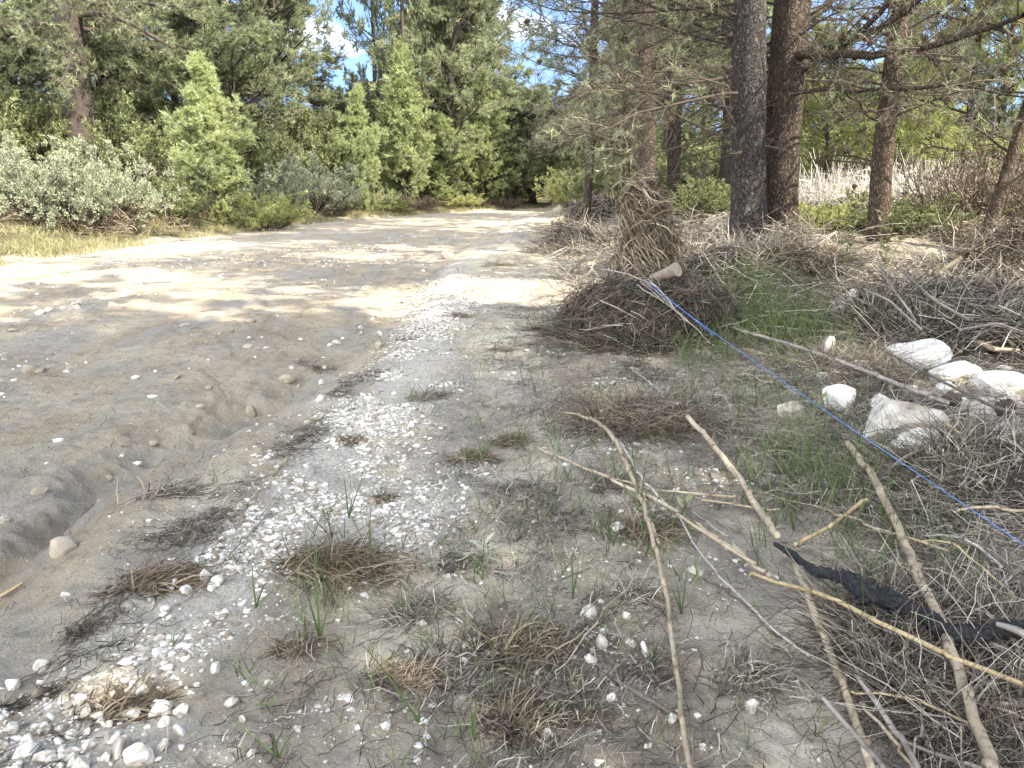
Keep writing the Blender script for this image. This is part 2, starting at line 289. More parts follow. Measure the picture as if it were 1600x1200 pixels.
# ground
def ground_mat():
    m = bpy.data.materials.new('silt_ground'); m.use_nodes = True; t = m.node_tree; N = t.nodes; L = t.links; b = N['Principled BSDF']
    b.inputs['Roughness'].default_value = 0.95; b.inputs['Specular IOR Level'].default_value = 0.1
    g = N.new('ShaderNodeNewGeometry')
    def noise(sc, det=6, rough=0.6, vec=None):
        n = N.new('ShaderNodeTexNoise'); n.inputs['Scale'].default_value = sc; n.inputs['Detail'].default_value = det; n.inputs['Roughness'].default_value = rough
        L.new(vec if vec is not None else g.outputs['Position'], n.inputs['Vector']); return n.outputs['Fac']
    def ramp(src, a, b_, ca=(0, 0, 0), cb=(1, 1, 1)):
        r = N.new('ShaderNodeValToRGB'); e = r.color_ramp.elements; e[0].position = a; e[1].position = b_; e[0].color = (*ca, 1); e[1].color = (*cb, 1); L.new(src, r.inputs[0]); return r.outputs[0]
    def mix(f, c1, c2, bt='MIX'):
        x = N.new('ShaderNodeMixRGB'); x.blend_type = bt
        for s_, v in ((0, f), (1, c1), (2, c2)):
            if isinstance(v, (int, float)): x.inputs[s_].default_value = v
            elif isinstance(v, tuple): x.inputs[s_].default_value = (*v, 1)
            else: L.new(v, x.inputs[s_])
        return x.outputs[0]
    def attr(n_):
        a = N.new('ShaderNodeAttribute'); a.attribute_name = n_; return a.outputs['Fac']
    mpn = N.new('ShaderNodeMapping'); mpn.inputs['Scale'].default_value = (1.0, 0.35, 1); mpn.inputs['Rotation'].default_value = (0, 0, 0.2); L.new(g.outputs['Position'], mpn.inputs[0])
    silt = mix(attr('bank'), ramp(noise(1.3, 8, 0.62), 0.36, 0.64, (0.40, 0.325, 0.23), (0.54, 0.46, 0.34)), ramp(noise(1.9, 8, 0.66), 0.38, 0.62, (0.54, 0.455, 0.335), (0.78, 0.685, 0.53)))
    silt = mix(ramp(noise(2.2, 5, 0.6, mpn.outputs[0]), 0.45, 0.62), silt, (0.40, 0.365, 0.31))
    silt = mix(mix(1.0, ramp(noise(5.5, 8, 0.7), 0.50, 0.66), (0.55, 0.55, 0.55), 'MULTIPLY'), silt, (0.22, 0.19, 0.15))
    silt = mix(mix(1.0, ramp(noise(70, 3), 0.62, 0.68), (0.6, 0.6, 0.6), 'MULTIPLY'), silt, (0.13, 0.11, 0.09))
    silt = mix(mix(1.0, ramp(noise(48, 2), 0.66, 0.70), (0.7, 0.7, 0.7), 'MULTIPLY'), silt, (0.60, 0.57, 0.50))
    silt = mix(mix(1.0, ramp(noise(0.8, 9, 0.75, mpn.outputs[0]), 0.52, 0.62), (0.5, 0.5, 0.5), 'MULTIPLY'), silt, (0.33, 0.25, 0.165))
    silt = mix(mix(1.0, ramp(noise(14, 6, 0.75), 0.55, 0.70), (0.55, 0.55, 0.55), 'MULTIPLY'), silt, (0.22, 0.185, 0.145))
    v = N.new('ShaderNodeTexVoronoi'); v.inputs['Scale'].default_value = 55; L.new(g.outputs['Position'], v.inputs['Vector'])
    gcol = ramp(v.outputs['Distance'], 0.2, 0.7, (0.74, 0.70, 0.62), (0.54, 0.495, 0.415))
    gm = N.new('ShaderNodeMath'); gm.operation = 'MULTIPLY_ADD'; L.new(noise(9, 6), gm.inputs[0]); gm.inputs[1].default_value = 1.1
    ga = N.new('ShaderNodeMath'); ga.operation = 'SUBTRACT'; L.new(attr('gravel'), ga.inputs[0]); ga.inputs[1].default_value = 0.55; L.new(ga.outputs[0], gm.inputs[2])
    c = mix(mix(1.0, ramp(gm.outputs[0], 0.45, 0.75), (0.8, 0.8, 0.8), 'MULTIPLY'), silt, gcol)
    lm = N.new('ShaderNodeMath'); lm.operation = 'MULTIPLY_ADD'; L.new(noise(7, 8, 0.7), lm.inputs[0]); lm.inputs[1].default_value = 1.2
    la = N.new('ShaderNodeMath'); la.operation = 'SUBTRACT'; L.new(attr('litter'), la.inputs[0]); la.inputs[1].default_value = 0.62; L.new(la.outputs[0], lm.inputs[2])
    lit = ramp(noise(30, 6, 0.7), 0.35, 0.65, (0.12, 0.094, 0.068), (0.36, 0.295, 0.22))
    c = mix(mix(1.0, ramp(lm.outputs[0], 0.32, 0.72), (0.45, 0.45, 0.45), 'MULTIPLY'), c, lit)
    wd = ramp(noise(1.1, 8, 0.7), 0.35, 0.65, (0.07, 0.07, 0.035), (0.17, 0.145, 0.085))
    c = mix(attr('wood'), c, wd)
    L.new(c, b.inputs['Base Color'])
    bn = N.new('ShaderNodeMath'); bn.operation = 'MULTIPLY_ADD'; L.new(noise(16, 10, 0.72), bn.inputs[0]); bn.inputs[1].default_value = 1.0
    n3 = N.new('ShaderNodeMath'); n3.operation = 'MULTIPLY'; L.new(noise(110, 4, 0.7), n3.inputs[0]); n3.inputs[1].default_value = 0.4; L.new(n3.outputs[0], bn.inputs[2])
    bp = N.new('ShaderNodeBump'); bp.inputs['Strength'].default_value = 1.0; bp.inputs['Distance'].default_value = 0.06
    L.new(bn.outputs[0], bp.inputs['Height']); L.new(bp.outputs[0], b.inputs['Normal'])
    return m
M['ground'] = ground_mat()

# ------------------------------------------------------------------ ground
def litter_density(x, y):
    s = x - grav_x(y)
    d = sm(0.15, 1.6, s) * 0.75 + 0.55 * sm(1.0, 2.6, x) * (1 - sm(30, 45, y))
    d = d * (0.55 + 1.3 * (fbm(x, y, 1.6, 4, 202) + 0.25))
    c = x - crest_x(y)                                          # dark wrack line beside the crest
    d = d + 0.6 * sm(-0.1, 0.25, fbm(x, y, 2.2, 3, 515)) * np.exp(-((c - 0.40 - 0.3 * vnoise(y * 1.3, y * 0, 4)) / 0.10) ** 2) * sm(1.6, 2.6, y) * (1 - sm(4, 7, y))
    return np.clip(d, 0, 1)
def gravel_density(x, y):
    wdt = 0.22 + 0.14 * vnoise(y * 1.1, y * 0, 33) + 0.02 * y
    d = 0.75 * np.exp(-((x - grav_x(y) - 0.12 * vnoise(y * 2.3, y * 0, 44)) / wdt) ** 2) * (1 - sm(12, 18, y))
    d = d + 0.5 * np.exp(-(((x - grav_x(y) - 0.55) / 0.35) ** 2 + ((y - 2.9) / 0.6) ** 2))
    d = d + 0.6 * sm(1.8, 2.5, x) * sm(3.6, 4.4, y) * (1 - sm(5.8, 7, y)) + 0.35 * np.exp(-(((x + 7.2) / 1.4) ** 2 + ((y - 11) / 2.5) ** 2))
    d = d + 0.30 * sm(0.1, 0.5, x - crest_x(y)) * (1 - sm(1.6, 2.6, x - grav_x(y))) * (1 - sm(9, 14, y)) * sm(-0.15, 0.25, fbm(x, y, 1.8, 4, 640))
    return np.clip(d, 0, 1)
def axis(fine, lo, hi, grow, far_lo, far_hi):
    a = list(np.arange(lo, hi, fine)); st = fine
    v = hi
    while v < far_hi: a.append(v); st *= grow; v += st
    st = fine; v = lo - fine; b = []
    while v > far_lo: b.append(v); st *= grow; v -= st
    return np.array(sorted(b) + a)
gx = axis(0.016, -3.6, 3.6, 1.03, -140, 160)
gy = axis(0.014, 1.1, 4.4, 1.0125, -25, 190)
X, Y = np.meshgrid(gx, gy, indexing='xy'); Z = H(X, Y)
ny, nx = X.shape; idx = np.arange(nx * ny).reshape(ny, nx)
q = np.stack([idx[:-1, :-1], idx[:-1, 1:], idx[1:, 1:], idx[1:, :-1]], -1).reshape(-1, 4)
g = Geo(); g.add(np.stack([X, Y, Z], -1).reshape(-1, 3), q)
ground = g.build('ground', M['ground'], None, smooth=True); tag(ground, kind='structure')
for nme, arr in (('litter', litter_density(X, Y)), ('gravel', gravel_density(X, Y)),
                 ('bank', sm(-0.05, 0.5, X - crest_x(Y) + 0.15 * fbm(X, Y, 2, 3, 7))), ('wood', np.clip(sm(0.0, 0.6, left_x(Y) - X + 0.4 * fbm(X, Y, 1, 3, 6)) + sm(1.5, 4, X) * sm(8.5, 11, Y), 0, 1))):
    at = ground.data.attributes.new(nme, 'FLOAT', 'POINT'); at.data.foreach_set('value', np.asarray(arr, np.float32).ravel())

# ------------------------------------------------------------------ tree generators
def lerp_poly(P_, t):                    # P_ (N,K,3), t (N,m) -> pos, tangent
    K = P_.shape[1]; f = np.clip(t, 0, 0.9999) * (K - 1); i = f.astype(int); fr = (f - i)[..., None]
    n = np.arange(P_.shape[0])[:, None]; a = P_[n, i]; b = P_[n, i + 1]
    return a + (b - a) * fr, nrm(b - a)
def polylen(P_): return np.linalg.norm(np.diff(P_, axis=1), axis=2).sum(1)
def spawn(rng, P_, m, t0, t1, ang, L, K=4, up=0.15, wob=0.12, Labs=None, curl=0.0):
    N = len(P_); t = rng.uniform(t0, t1, (N, m)); pos, T = lerp_poly(P_, t)
    perp = nrm(np.cross(T, rng.normal(size=T.shape)))
    a = ang * rng.uniform(0.7, 1.3, (N, m, 1))
    D = nrm(np.cos(a) * T + np.sin(a) * perp + np.array([0, 0, up]))
    ln = (polylen(P_)[:, None] * L * (1.15 - 0.75 * t) if Labs is None else Labs * (1.1 - 0.4 * t)) * rng.uniform(0.55, 1.25, (N, m))
    return grow(rng, pos.reshape(-1, 3), D.reshape(-1, 3), ln.ravel(), K, wob, curl)
def grow(rng, B, D, ln, K, wob=0.12, curl=0.0):
    N = len(B); pts = [B]; d = D.copy()
    for k in range(1, K):
        d = nrm(d + rng.normal(size=(N, 3)) * wob + np.array([0, 0, curl])); pts.append(pts[-1] + d * (ln / (K - 1))[:, None])
    return np.stack(pts, 1)
def needles(G, rng, P_, c, t0, t1, length, width, spread=0.75, var0=0.5, diamond=False):
    N = len(P_); t = rng.uniform(t0, t1, (N, c)); pos, T = lerp_poly(P_, t)
    D = nrm(T * rng.uniform(0.4, 1.2, (N, c, 1)) + spread * rng.normal(size=T.shape) + np.array([0, 0, 0.15]))
    tuft = rng.normal(0, 0.16, (N, 1)); v = np.clip(var0 + tuft + rng.normal(0, 0.1, (N, c)), 0, 1).ravel()
    G.tris(pos.reshape(-1, 3), D.reshape(-1, 3), (length * rng.uniform(0.6, 1.2, (N, c))).ravel(), (width * rng.uniform(0.7, 1.3, (N, c))).ravel(), rng, v, diamond=diamond)
def taper(P_, r0, r1): 
    k = np.linspace(0, 1, P_.shape[1])[None]; r0 = np.broadcast_to(r0, (len(P_),))[:, None]; return r0 * (1 - k) + r1 * k
def trunk_geo(G, pts, rad, sides=14, seed=0, flare=0.35, sub=30, rough=0.06):
    pts = np.asarray(pts, float); rad = np.asarray(rad, float); d = np.concatenate([[0], np.cumsum(np.linalg.norm(np.diff(pts, axis=0), axis=1))]); u = np.linspace(0, d[-1], sub)
    Pn = np.stack([np.interp(u, d, pts[:, i]) for i in range(3)], 1)
    for _ in range(2): Pn[1:-1] = (Pn[:-2] + 2 * Pn[1:-1] + Pn[2:]) / 4
    r = np.interp(u, d, rad) * (1 + flare * np.exp(-u / 0.28))
    def el(V, a):
        K = V.shape[1]; zz = np.broadcast_to(u[None, :, None], V.shape[:3]); aa = np.broadcast_to(a[None, None], V.shape[:3])
        n = rough * fbm(np.cos(aa) * 2.2 + seed, np.sin(aa) * 2.2 + zz * 0.9, 1.0, 3, seed) * 2
        c = Pn[None, :, None]; return (V - c) * n[..., None]
    G.tubes(Pn[None], r[None], sides, var=0.5, elong=el); return Pn

def make_pine(seed, Ht, r0, cb, crown_r, cone=False, nprim=44, nsec=11, nter=7, nn=16, nl=0.15, nw=0.016, low=0.1, needle='needle', sec_len=0.42, profile=None, bare=0.0, pw=0.8):
    rng = np.random.default_rng(seed); T_ = Geo(); C = Geo()
    wob = rng.normal(0, 0.10 if not cone else 0.03, (6, 2)).cumsum(0) * (Ht / 10)
    pts = [(0, 0, -0.3)] + [(wob[i, 0], wob[i, 1], Ht * (i + 1) / 6) for i in range(6)]
    rad = [r0] + [r0 * (1 - 0.92 * (i + 1) / 6) + 0.01 for i in range(6)]
    Pn = trunk_geo(T_, pts, rad, 9, seed, sub=16)
    h = np.sort(cb + (Ht * 0.97 - cb) * rng.random(nprim) ** (1.0 if cone else 0.85)); u = (h - cb) / (Ht - cb)
    B = np.stack([np.interp(h, Pn[:, 2], Pn[:, i]) for i in range(3)], 1)
    az = rng.random(nprim) * 2 * math.pi
    if cone: L = crown_r * (np.maximum(1 - u, 0.03)) ** pw * rng.uniform(0.5, 1.15, nprim) * (0.75 + 0.25 * np.sin(az * 2 + seed)); el = R(14) + u * R(42)
    else: L = crown_r * (0.35 + 0.85 * np.sin(np.clip(u * 0.8 + 0.15, 0, 1) * math.pi)) * rng.uniform(0.6, 1.15, nprim); el = R(5) + u * R(55)
    D = np.stack([np.cos(az) * np.cos(el), np.sin(az) * np.cos(el), np.sin(el)], 1)
    P1 = grow(rng, B, D, L, 6, 0.10, 0.05 if not cone else 0.07)
    T_.tubes(P1, taper(P1, np.interp(h, Pn[:, 2], np.linspace(r0, 0.02, len(Pn))) * 0.28 + 0.008, 0.006), 4, rng.uniform(0.2, 0.6, nprim))
    P2 = spawn(rng, P1, nsec, 0.18 if not cone else 0.1, 1.0, 0.9, sec_len, 4, 0.2, 0.14)
    T_.tubes(P2, taper(P2, 0.011, 0.004), 3, rng.uniform(0.3, 0.8, len(P2)))
    P3 = spawn(rng, P2, nter, 0.25, 1.0, 0.75, 0.5, 3, 0.25, 0.1, Labs=0.34 if not cone else 0.27)
    k = rng.random(len(P3)) > bare; P3 = P3[k]
    clump = fbm(P3[:, 0, 0] * 1.1, P3[:, 0, 1] * 1.1 + P3[:, 0, 2] * 1.3, 1.0, 2, seed)
    P3 = P3[clump > -0.28] if not cone else P3
    C.tubes(P3, taper(P3, 0.006, 0.003), 3, 0.15)
    needles(C, rng, P3, nn, 0.15, 1.0, nl, nw)
    needles(C, rng, P2, nn, 0.5, 1.0, nl, nw)
    return T_.mesh('trunk', M['bark'], True), C.mesh('crown', M[needle])
def make_bush(seed, rx, h, nst=60, nsec=7, nter=6, nn=10, ll=0.05, lw=0.02, mat='silver', stem=0.012, diamond=True, upw=0.6, twigmat='twig', wob=0.12):
    rng = np.random.default_rng(seed); S = Geo(); C = Geo()
    az = rng.random(nst) * 2 * math.pi; rr = np.sqrt(rng.random(nst)); B = np.stack([np.cos(az) * rr * rx * 0.35, np.sin(az) * rr * rx * 0.35, np.full(nst, -0.05)], 1)
    el = R(88) - rr * R(62); D = np.stack([np.cos(az) * np.cos(el), np.sin(az) * np.cos(el), np.sin(el)], 1)
    L = 1.0 / np.sqrt((np.cos(el) / rx) ** 2 + (np.sin(el) / h) ** 2) * rng.uniform(0.55, 1.05, nst)
    P1 = grow(rng, B, D, L, 6, wob, 0.04); S.tubes(P1, taper(P1, stem, 0.004), 4, rng.random(nst))
    P2 = spawn(rng, P1, nsec, 0.2, 1.0, 0.6, 0.38, 4, 0.3 * upw, 0.14); S.tubes(P2, taper(P2, 0.005, 0.002), 3, rng.random(len(P2)))
    if nter:
        P3 = spawn(rng, P2, nter, 0.2, 1.0, 0.7, 0.5, 3, 0.3 * upw, 0.1); C.tubes(P3, taper(P3, 0.003, 0.0015), 3, 0.2)
    else: P3 = P2
    if nn: needles(C, rng, P3, nn, 0.1, 1.0, ll, lw, diamond=diamond)
    return S.mesh('stems', M[twigmat], True), C.mesh('foliage', M[mat])
LIB = {
 'm1': make_pine(1, 11, 0.24, 1.0, 3.2, nprim=46, nsec=12, nter=9, nn=20, nw=0.024), 'm2': make_pine(2, 12, 0.26, 1.6, 3.4, nprim=50, nsec=12, nter=9, nn=20, nw=0.024),
 'm3': make_pine(3, 9.5, 0.2, 0.4, 3.0, nprim=50, nsec=12, nter=9, nn=20, nw=0.024),
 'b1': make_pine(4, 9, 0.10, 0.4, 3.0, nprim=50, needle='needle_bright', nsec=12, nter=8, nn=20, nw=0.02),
 's1': make_pine(7, 12, 0.24, 3.4, 3.4, nprim=44, nsec=11, nter=9, nn=18, nw=0.034),
 'y1': make_pine(5, 5.0, 0.07, 0.15, 2.6, cone=True, nprim=85, nsec=10, nter=6, nn=22, nl=0.10, nw=0.015, needle='needle_young', sec_len=0.34, pw=0.85),
 'y2': make_pine(6, 5.4, 0.08, 0.15, 2.9, cone=True, nprim=105, nsec=10, nter=6, nn=22, nl=0.10, nw=0.015, needle='needle_young', sec_len=0.34, pw=0.72),
}
BUSH = {
 's': make_bush(11, 1.5, 1.6, 70, 8, 7, 11, 0.05, 0.016, 'silver'),
 'g': make_bush(12, 1.2, 1.3, 60, 8, 6, 11, 0.055, 0.018, 'leaf'),
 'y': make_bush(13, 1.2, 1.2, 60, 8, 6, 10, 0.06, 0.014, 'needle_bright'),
 'd': make_bush(14, 1.1, 1.0, 70, 8, 6, 2, 0.05, 0.012, 'straw'),
}
def place_tree(kind, px, Yd, label, Hs=1.0, rz=None, group='pines along the far bank', name='pine_tree', Wd=1.0, dz=0.0, cat='tree', x=None, lean=(0, 0)):
    X_ = P(px, 300, Yd)[0] if x is None else x
    t = thing(name, label, cat, (X_, Yd, float(H(X_, Yd, False)) + dz), 0, group, (Wd, Wd, Hs))
    t.rotation_euler = (lean[0], lean[1], (hash((px, Yd)) % 628) / 100 if rz is None else rz)
    a, b = LIB[kind]; link('trunk', a, t); link('crown', b, t); return t
def place_bush(kind, px, Yd, label, s=1.0, hs=None, group='bushes on the left bank', name='bush', x=None, dz=0.0, rz=None):
    X_ = P(px, 300, Yd)[0] if x is None else x
    t = thing(name, label, 'bush', (X_, Yd, float(H(X_, Yd, False)) + dz), (px * 0.37 + Yd) % 6.28 if rz is None else rz, group, (s, s, hs or s))
    a, b = BUSH[kind]; link('stems', a, t); link('foliage', b, t); return t
#TREES
# ---- left bank, near to far
place_bush('s', 40, 18.5, 'silver grey shrub at the far left of the bank, above flood debris', 1.25, 1.2, name='silver_shrub')
place_bush('s', 140, 18.8, 'silver grey shrub with pale upright shoots, under the big dark trunk', 1.15, 1.35, name='silver_shrub')
place_bush('g', 255, 21.5, 'dark green bush between silver shrub and the leftmost young pine', 1.1, 1.0)
place_bush('d', 300, 25, 'brown twiggy bush behind the leftmost young pine', 1.3, 1.6, name='dry_bush')
place_tree('y1', 330, 23.5, 'bushy young pine nearest on the left bank, pointed top', 0.90, name='young_pine', Wd=1.1, group='young pines')
place_bush('y', 400, 23.2, 'yellow green bush at the foot of the nearest young pine', 1.25, 1.1)
place_bush('s', 470, 28, 'low silvery bush left of the thin young pine', 1.4, 1.4)
place_bush('g', 520, 30, 'small green bush just left of the thin young pine', 1.0, 1.0)
place_tree('y1', 565, 31, 'slender young pine with a bare reddish foot by the track', 0.92, name='young_pine', Wd=0.78, group='young pines')
place_tree('y2', 632, 34.5, 'tallest young pine, broad cone right of the slender one', 1.15, name='young_pine', Wd=1.2, group='young pines')
place_tree('y1', 690, 36, 'low bushy young pine filling the gap between two taller ones', 0.78, name='young_pine', Wd=1.15, group='young pines')
place_tree('y2', 755, 38, 'broad young pine furthest along the left bank', 1.1, name='young_pine', Wd=1.15, group='young pines')
place_tree('y1', 815, 41.5, 'small grey green young pine at the bend of the track', 0.8, name='young_pine', Wd=1.0, group='young pines')
place_bush('y', 600, 32, 'yellowish low bush at the foot of the tallest young pine', 0.9, 0.6)
place_bush('d', 655, 33.5, 'reddish brown dry bush beside the track below the young pines', 1.0, 0.6, name='dry_bush')
place_bush('y', 720, 36, 'pale green low bush beside the track, left of the last young pines', 0.9, 0.6)
place_bush('d', 790, 38, 'dry brown bush near the far bend of the track', 1.0, 0.6, name='dry_bush')
# big dark pine with bare limbs, left
def custom_pine(label, name, pts, rad, barkm, limbs, dead=None, foliage=None, cones=0, group=None, seed=0, sides=22, needle='needle', crown_limbs=None, nl=0.10, nw=0.008, nn=14, cat='tree'):
    """pts world polyline; limbs: list of (list of world pts, r0, r1)"""
    rng = np.random.default_rng(seed); base = np.array([pts[0][0], pts[0][1], float(H(pts[0][0], pts[0][1], False))])
    t = thing(name, label, cat, base, 0, group)
    loc = lambda a: np.asarray(a, float) - base
    rad = list(rad)
    while len(rad) > len(pts): rad.pop(0)
    while len(rad) < len(pts): rad.insert(0, rad[0])
    T_ = Geo(); Pn = trunk_geo(T_, loc(pts), rad, sides, seed, sub=60, flare=0.18, rough=0.05)
    T_.build('trunk', barkm, t, True)
    D_ = Geo(); C = Geo(); conepos = []
    for li, (lp, r0, r1) in enumerate(limbs):
        lp = loc(lp); d = np.concatenate([[0], np.cumsum(np.linalg.norm(np.diff(lp, axis=0), axis=1))]); u = np.linspace(0, d[-1], 12)
        q_ = np.stack([np.interp(u, d, lp[:, i]) for i in range(3)], 1)
        for _ in range(2): q_[1:-1] = (q_[:-2] + q_[1:-1] * 2 + q_[2:]) / 4
        q_[1:] += rng.normal(0, 0.012, (11, 3)); q_ = q_[None]
        Lb = Geo(); Lb.tubes(q_, taper(q_, r0, r1), 8, 0.5); Lb.build('limb', barkm, t, True)
        P2 = spawn(rng, q_, int(d[-1] * 9) + 3, 0.12, 1.0, 0.8, 0.3, 6, 0.05, 0.13); D_.tubes(P2, taper(P2, 0.009, 0.003), 4, rng.random(len(P2)))
        P3 = spawn(rng, P2, 7, 0.1, 1, 0.7, 0.5, 4, 0.05, 0.2); D_.tubes(P3, taper(P3, 0.0035, 0.0015), 3, rng.random(len(P3)))
        P4 = spawn(rng, P3, 3, 0.1, 1, 0.7, 0.6, 3, 0.05, 0.2); D_.tubes(P4, taper(P4, 0.002, 0.001), 3, rng.random(len(P4)))
        conepos += [p for p in P2[:, 3]]
        if foliage and foliage.get(li, foliage.get('all', 0)) > 0:
            f = foliage.get(li, foliage.get('all', 0)); kk = rng.random(len(P3)) < f
            needles(C, rng, P3[kk], nn, 0.3, 1.0, nl, nw)
    if dead:   # (n, h0, h1, length, azimuth centre, azimuth spread, droop)
        for (n, h0, h1, Lm, a0, asp, el0, sub, fol) in dead:
            h = rng.uniform(h0, h1, n) - base[2]; B = np.stack([np.interp(h, Pn[:, 2], Pn[:, i]) for i in range(3)], 1)
            az = a0 + rng.normal(0, asp, n); el = rng.normal(el0, 0.2, n); D = np.stack([np.cos(az) * np.cos(el), np.sin(az) * np.cos(el), np.sin(el)], 1)
            P1 = grow(rng, B, D, Lm * rng.uniform(0.5, 1.15, n), 8, 0.11, 0.01); D_.tubes(P1, taper(P1, 0.016, 0.004), 5, rng.random(n) * 0.5)
            P2 = spawn(rng, P1, sub, 0.12, 1.0, 0.75, 0.36, 6, 0.0, 0.15); D_.tubes(P2, taper(P2, 0.0055, 0.002), 4, rng.random(len(P2)) * 0.8)
            P3 = spawn(rng, P2, 6, 0.1, 1, 0.7, 0.5, 4, 0.0, 0.2); D_.tubes(P3, taper(P3, 0.0027, 0.0012), 3, rng.random(len(P3)))
            P4 = spawn(rng, P3, 3, 0.1, 1, 0.7, 0.55, 3, 0.0, 0.2); D_.tubes(P4, taper(P4, 0.0017, 0.001), 3, rng.random(len(P4)))
            conepos += [p for p in P2[::2, 4]]
            if fol: kk = rng.random(len(P3)) < fol; needles(C, rng, P3[kk], nn, 0.3, 1.0, nl, nw)
    if crown_limbs:
        n, h0, h1, Lm = crown_limbs
        h = rng.uniform(h0, h1, n) - base[2]; B = np.stack([np.interp(h, Pn[:, 2], Pn[:, i]) for i in range(3)], 1)
        az = rng.random(n) * 6.28; el = rng.normal(0.45, 0.25, n); D = np.stack([np.cos(az) * np.cos(el), np.sin(az) * np.cos(el), np.sin(el)], 1)
        P1 = grow(rng, B, D, Lm * rng.uniform(0.6, 1.1, n), 7, 0.1, 0.02); D_.tubes(P1, taper(P1, 0.035, 0.006), 5, 0.3)
        P2 = spawn(rng, P1, 12, 0.2, 1.0, 0.8, 0.36, 4, 0.1, 0.14); D_.tubes(P2, taper(P2, 0.009, 0.004), 3, 0.3)
        P3 = spawn(rng, P2, 7, 0.2, 1, 0.7, 0.5, 3, 0.2, 0.1, Labs=0.36)
        clump = fbm(P3[:, 0, 0] * 0.9, P3[:, 0, 1] * 0.9 + P3[:, 0, 2] * 0.7, 1.0, 2, seed); P3 = P3[clump > -0.12]
        needles(C, rng, P3, 14, 0.1, 1.0, 0.15, 0.017)
    D_.build('dead_twigs', M['twig'], t)
    if C.n: C.build('crown', M[needle], t)
    if cones:
        cps = np.array(conepos); vis = []
        for p in cps:
            wpt = p + base; dy = wpt[1] * cp - (wpt[2] - CAMZ) * sp_; upv = wpt[1] * sp_ + (wpt[2] - CAMZ) * cp
            if dy > 0.5 and abs(wpt[0] / dy * FPX) < 790 and -500 < upv / dy * FPX < 590: vis.append(p)
        rng.shuffle(vis)
        for p in vis[:cones]:
            c = link('pine_cone', CONE, t, p - np.array([0, 0, 0.035]), 0, float(rng.uniform(0.7, 1.15)) * 0.9)
            c.rotation_euler = (rng.uniform(-2.8, 2.8), rng.uniform(-0.7, 0.7), rng.uniform(0, 6))
    return t
def cone_mesh():
    G = Geo(); n = 13; m = 14
    V = []; 
    for i in range(n):
        u = i / (n - 1); r = 0.034 * math.sin(math.pi * min(1, u * 0.93 + 0.05)) ** 0.7 * (1 - 0.25 * u)
        for j in range(m):
            a = j * 2 * math.pi / m + (i % 2) * math.pi / m; k = 1.0 + 0.22 * (1 if (i + j) % 2 else -1) * (0 < i < n - 1)
            V.append((r * k * math.cos(a), r * k * math.sin(a), u * 0.085 - 0.0425))
    ix = np.arange(n * m).reshape(n, m); r2 = np.roll(ix, -1, 1)
    G.add(V, [np.stack([ix[:-1], r2[:-1], r2[1:], ix[1:]], -1).reshape(-1, 4), ix[:1, ::-1], ix[-1:]], 0.5)
    return G.mesh('pine_cone', M['cone'])
CONE = cone_mesh()
def up(pts, rad, top=11.0):              # extend trunk out of the frame
    a, b = np.array(pts[-2]), np.array(pts[-1]); d = (b - a) / (b - a)[2]; d[:2] *= 0.4
    return [tuple(p) for p in pts] + [tuple(b + d * (top - b[2]) * 0.5), tuple(b + d * (top - b[2]))], list(rad) + [rad[-1] * 0.65, 0.03]
def trunk_px(pxs, Yd, zbase=True):
    pts = [P(a, b, Yd) for a, b in pxs]
    gz = float(H(pts[0][0], Yd, False)); b0 = pts[0].copy()
    if b0[2] > gz - 0.2: d = (pts[0] - pts[1]); d = d / abs(d[2]); b0 = pts[0] + d * (pts[0][2] - gz + 0.25); pts = [b0] + pts
    else: pts[0][2] = gz - 0.25
    return pts
sA = scale_at(9.5)
pts, rad = up(trunk_px([(1170, 372), (1170, 180), (1172, -20)], 9.5), [27 * sA] * 1 + [26 * sA, 24 * sA, 22 * sA], 10.5)
custom_pine('thick grey pine trunk with plated bark, left one of the close pair', 'pine_tree', pts, rad, M['barkA'], [],
            dead=[(34, 1.9, 5.0, 2.9, math.pi - 0.1, 0.5, 0.05, 10, 0.28), (8, 1.6, 3.0, 1.2, 1.5, 1.5, -0.1, 8, 0.0), (6, 1.0, 2.4, 0.5, -1.6, 0.9, 0.0, 5, 0)], cones=30,
            group='the two close pine trunks', seed=21, crown_limbs=(26, 5.0, 10, 3.0))
sB = scale_at(9.9)
pts, rad = up(trunk_px([(1212, 400), (1222, 220), (1240, -20)], 9.9), [31 * sB, 28 * sB, 27 * sB, 25 * sB], 10.5)
LB = lambda L: [P(a, b, Yd) for a, b, Yd in L]
custom_pine('brown pine trunk leaning right, right one of the close pair, with long bare limbs', 'pine_tree', pts, rad, M['barkB'],
   [(LB([(1235, 88, 9.8), (1340, 60, 9.2), (1420, 20, 8.8), (1480, -40, 8.4)]), 0.05, 0.03),
    (LB([(1235, 120, 9.8), (1300, 85, 9.4), (1370, 30, 9.0), (1400, -20, 8.8)]), 0.045, 0.025),
    (LB([(1235, 85, 9.8), (1330, 88, 9.0), (1430, 80, 8.0), (1520, 55, 7.2), (1600, 20, 6.6)]), 0.055, 0.02),
    (LB([(1232, 148, 9.8), (1300, 138, 9.2), (1400, 140, 8.6), (1500, 130, 8.0), (1600, 155, 7.4)]), 0.028, 0.008),
    (LB([(1238, 40, 9.9), (1290, 15, 10.4), (1330, -30, 11)]), 0.05, 0.03),
    (LB([(1232, 112, 9.8), (1150, 60, 10.6), (1050, 20, 11.4), (940, -20, 12)]), 0.04, 0.01)],
   dead=[(12, 2.6, 4.4, 2.2, 0.2, 0.7, 0.15, 8, 0.08), (12, 2.4, 4.6, 2.6, 2.5, 0.5, 0.1, 8, 0.3)], foliage={'all': 0.25}, cones=48,
   group='the two close pine trunks', seed=22, crown_limbs=(26, 5.0, 10, 3.2))
sC = scale_at(9.0)
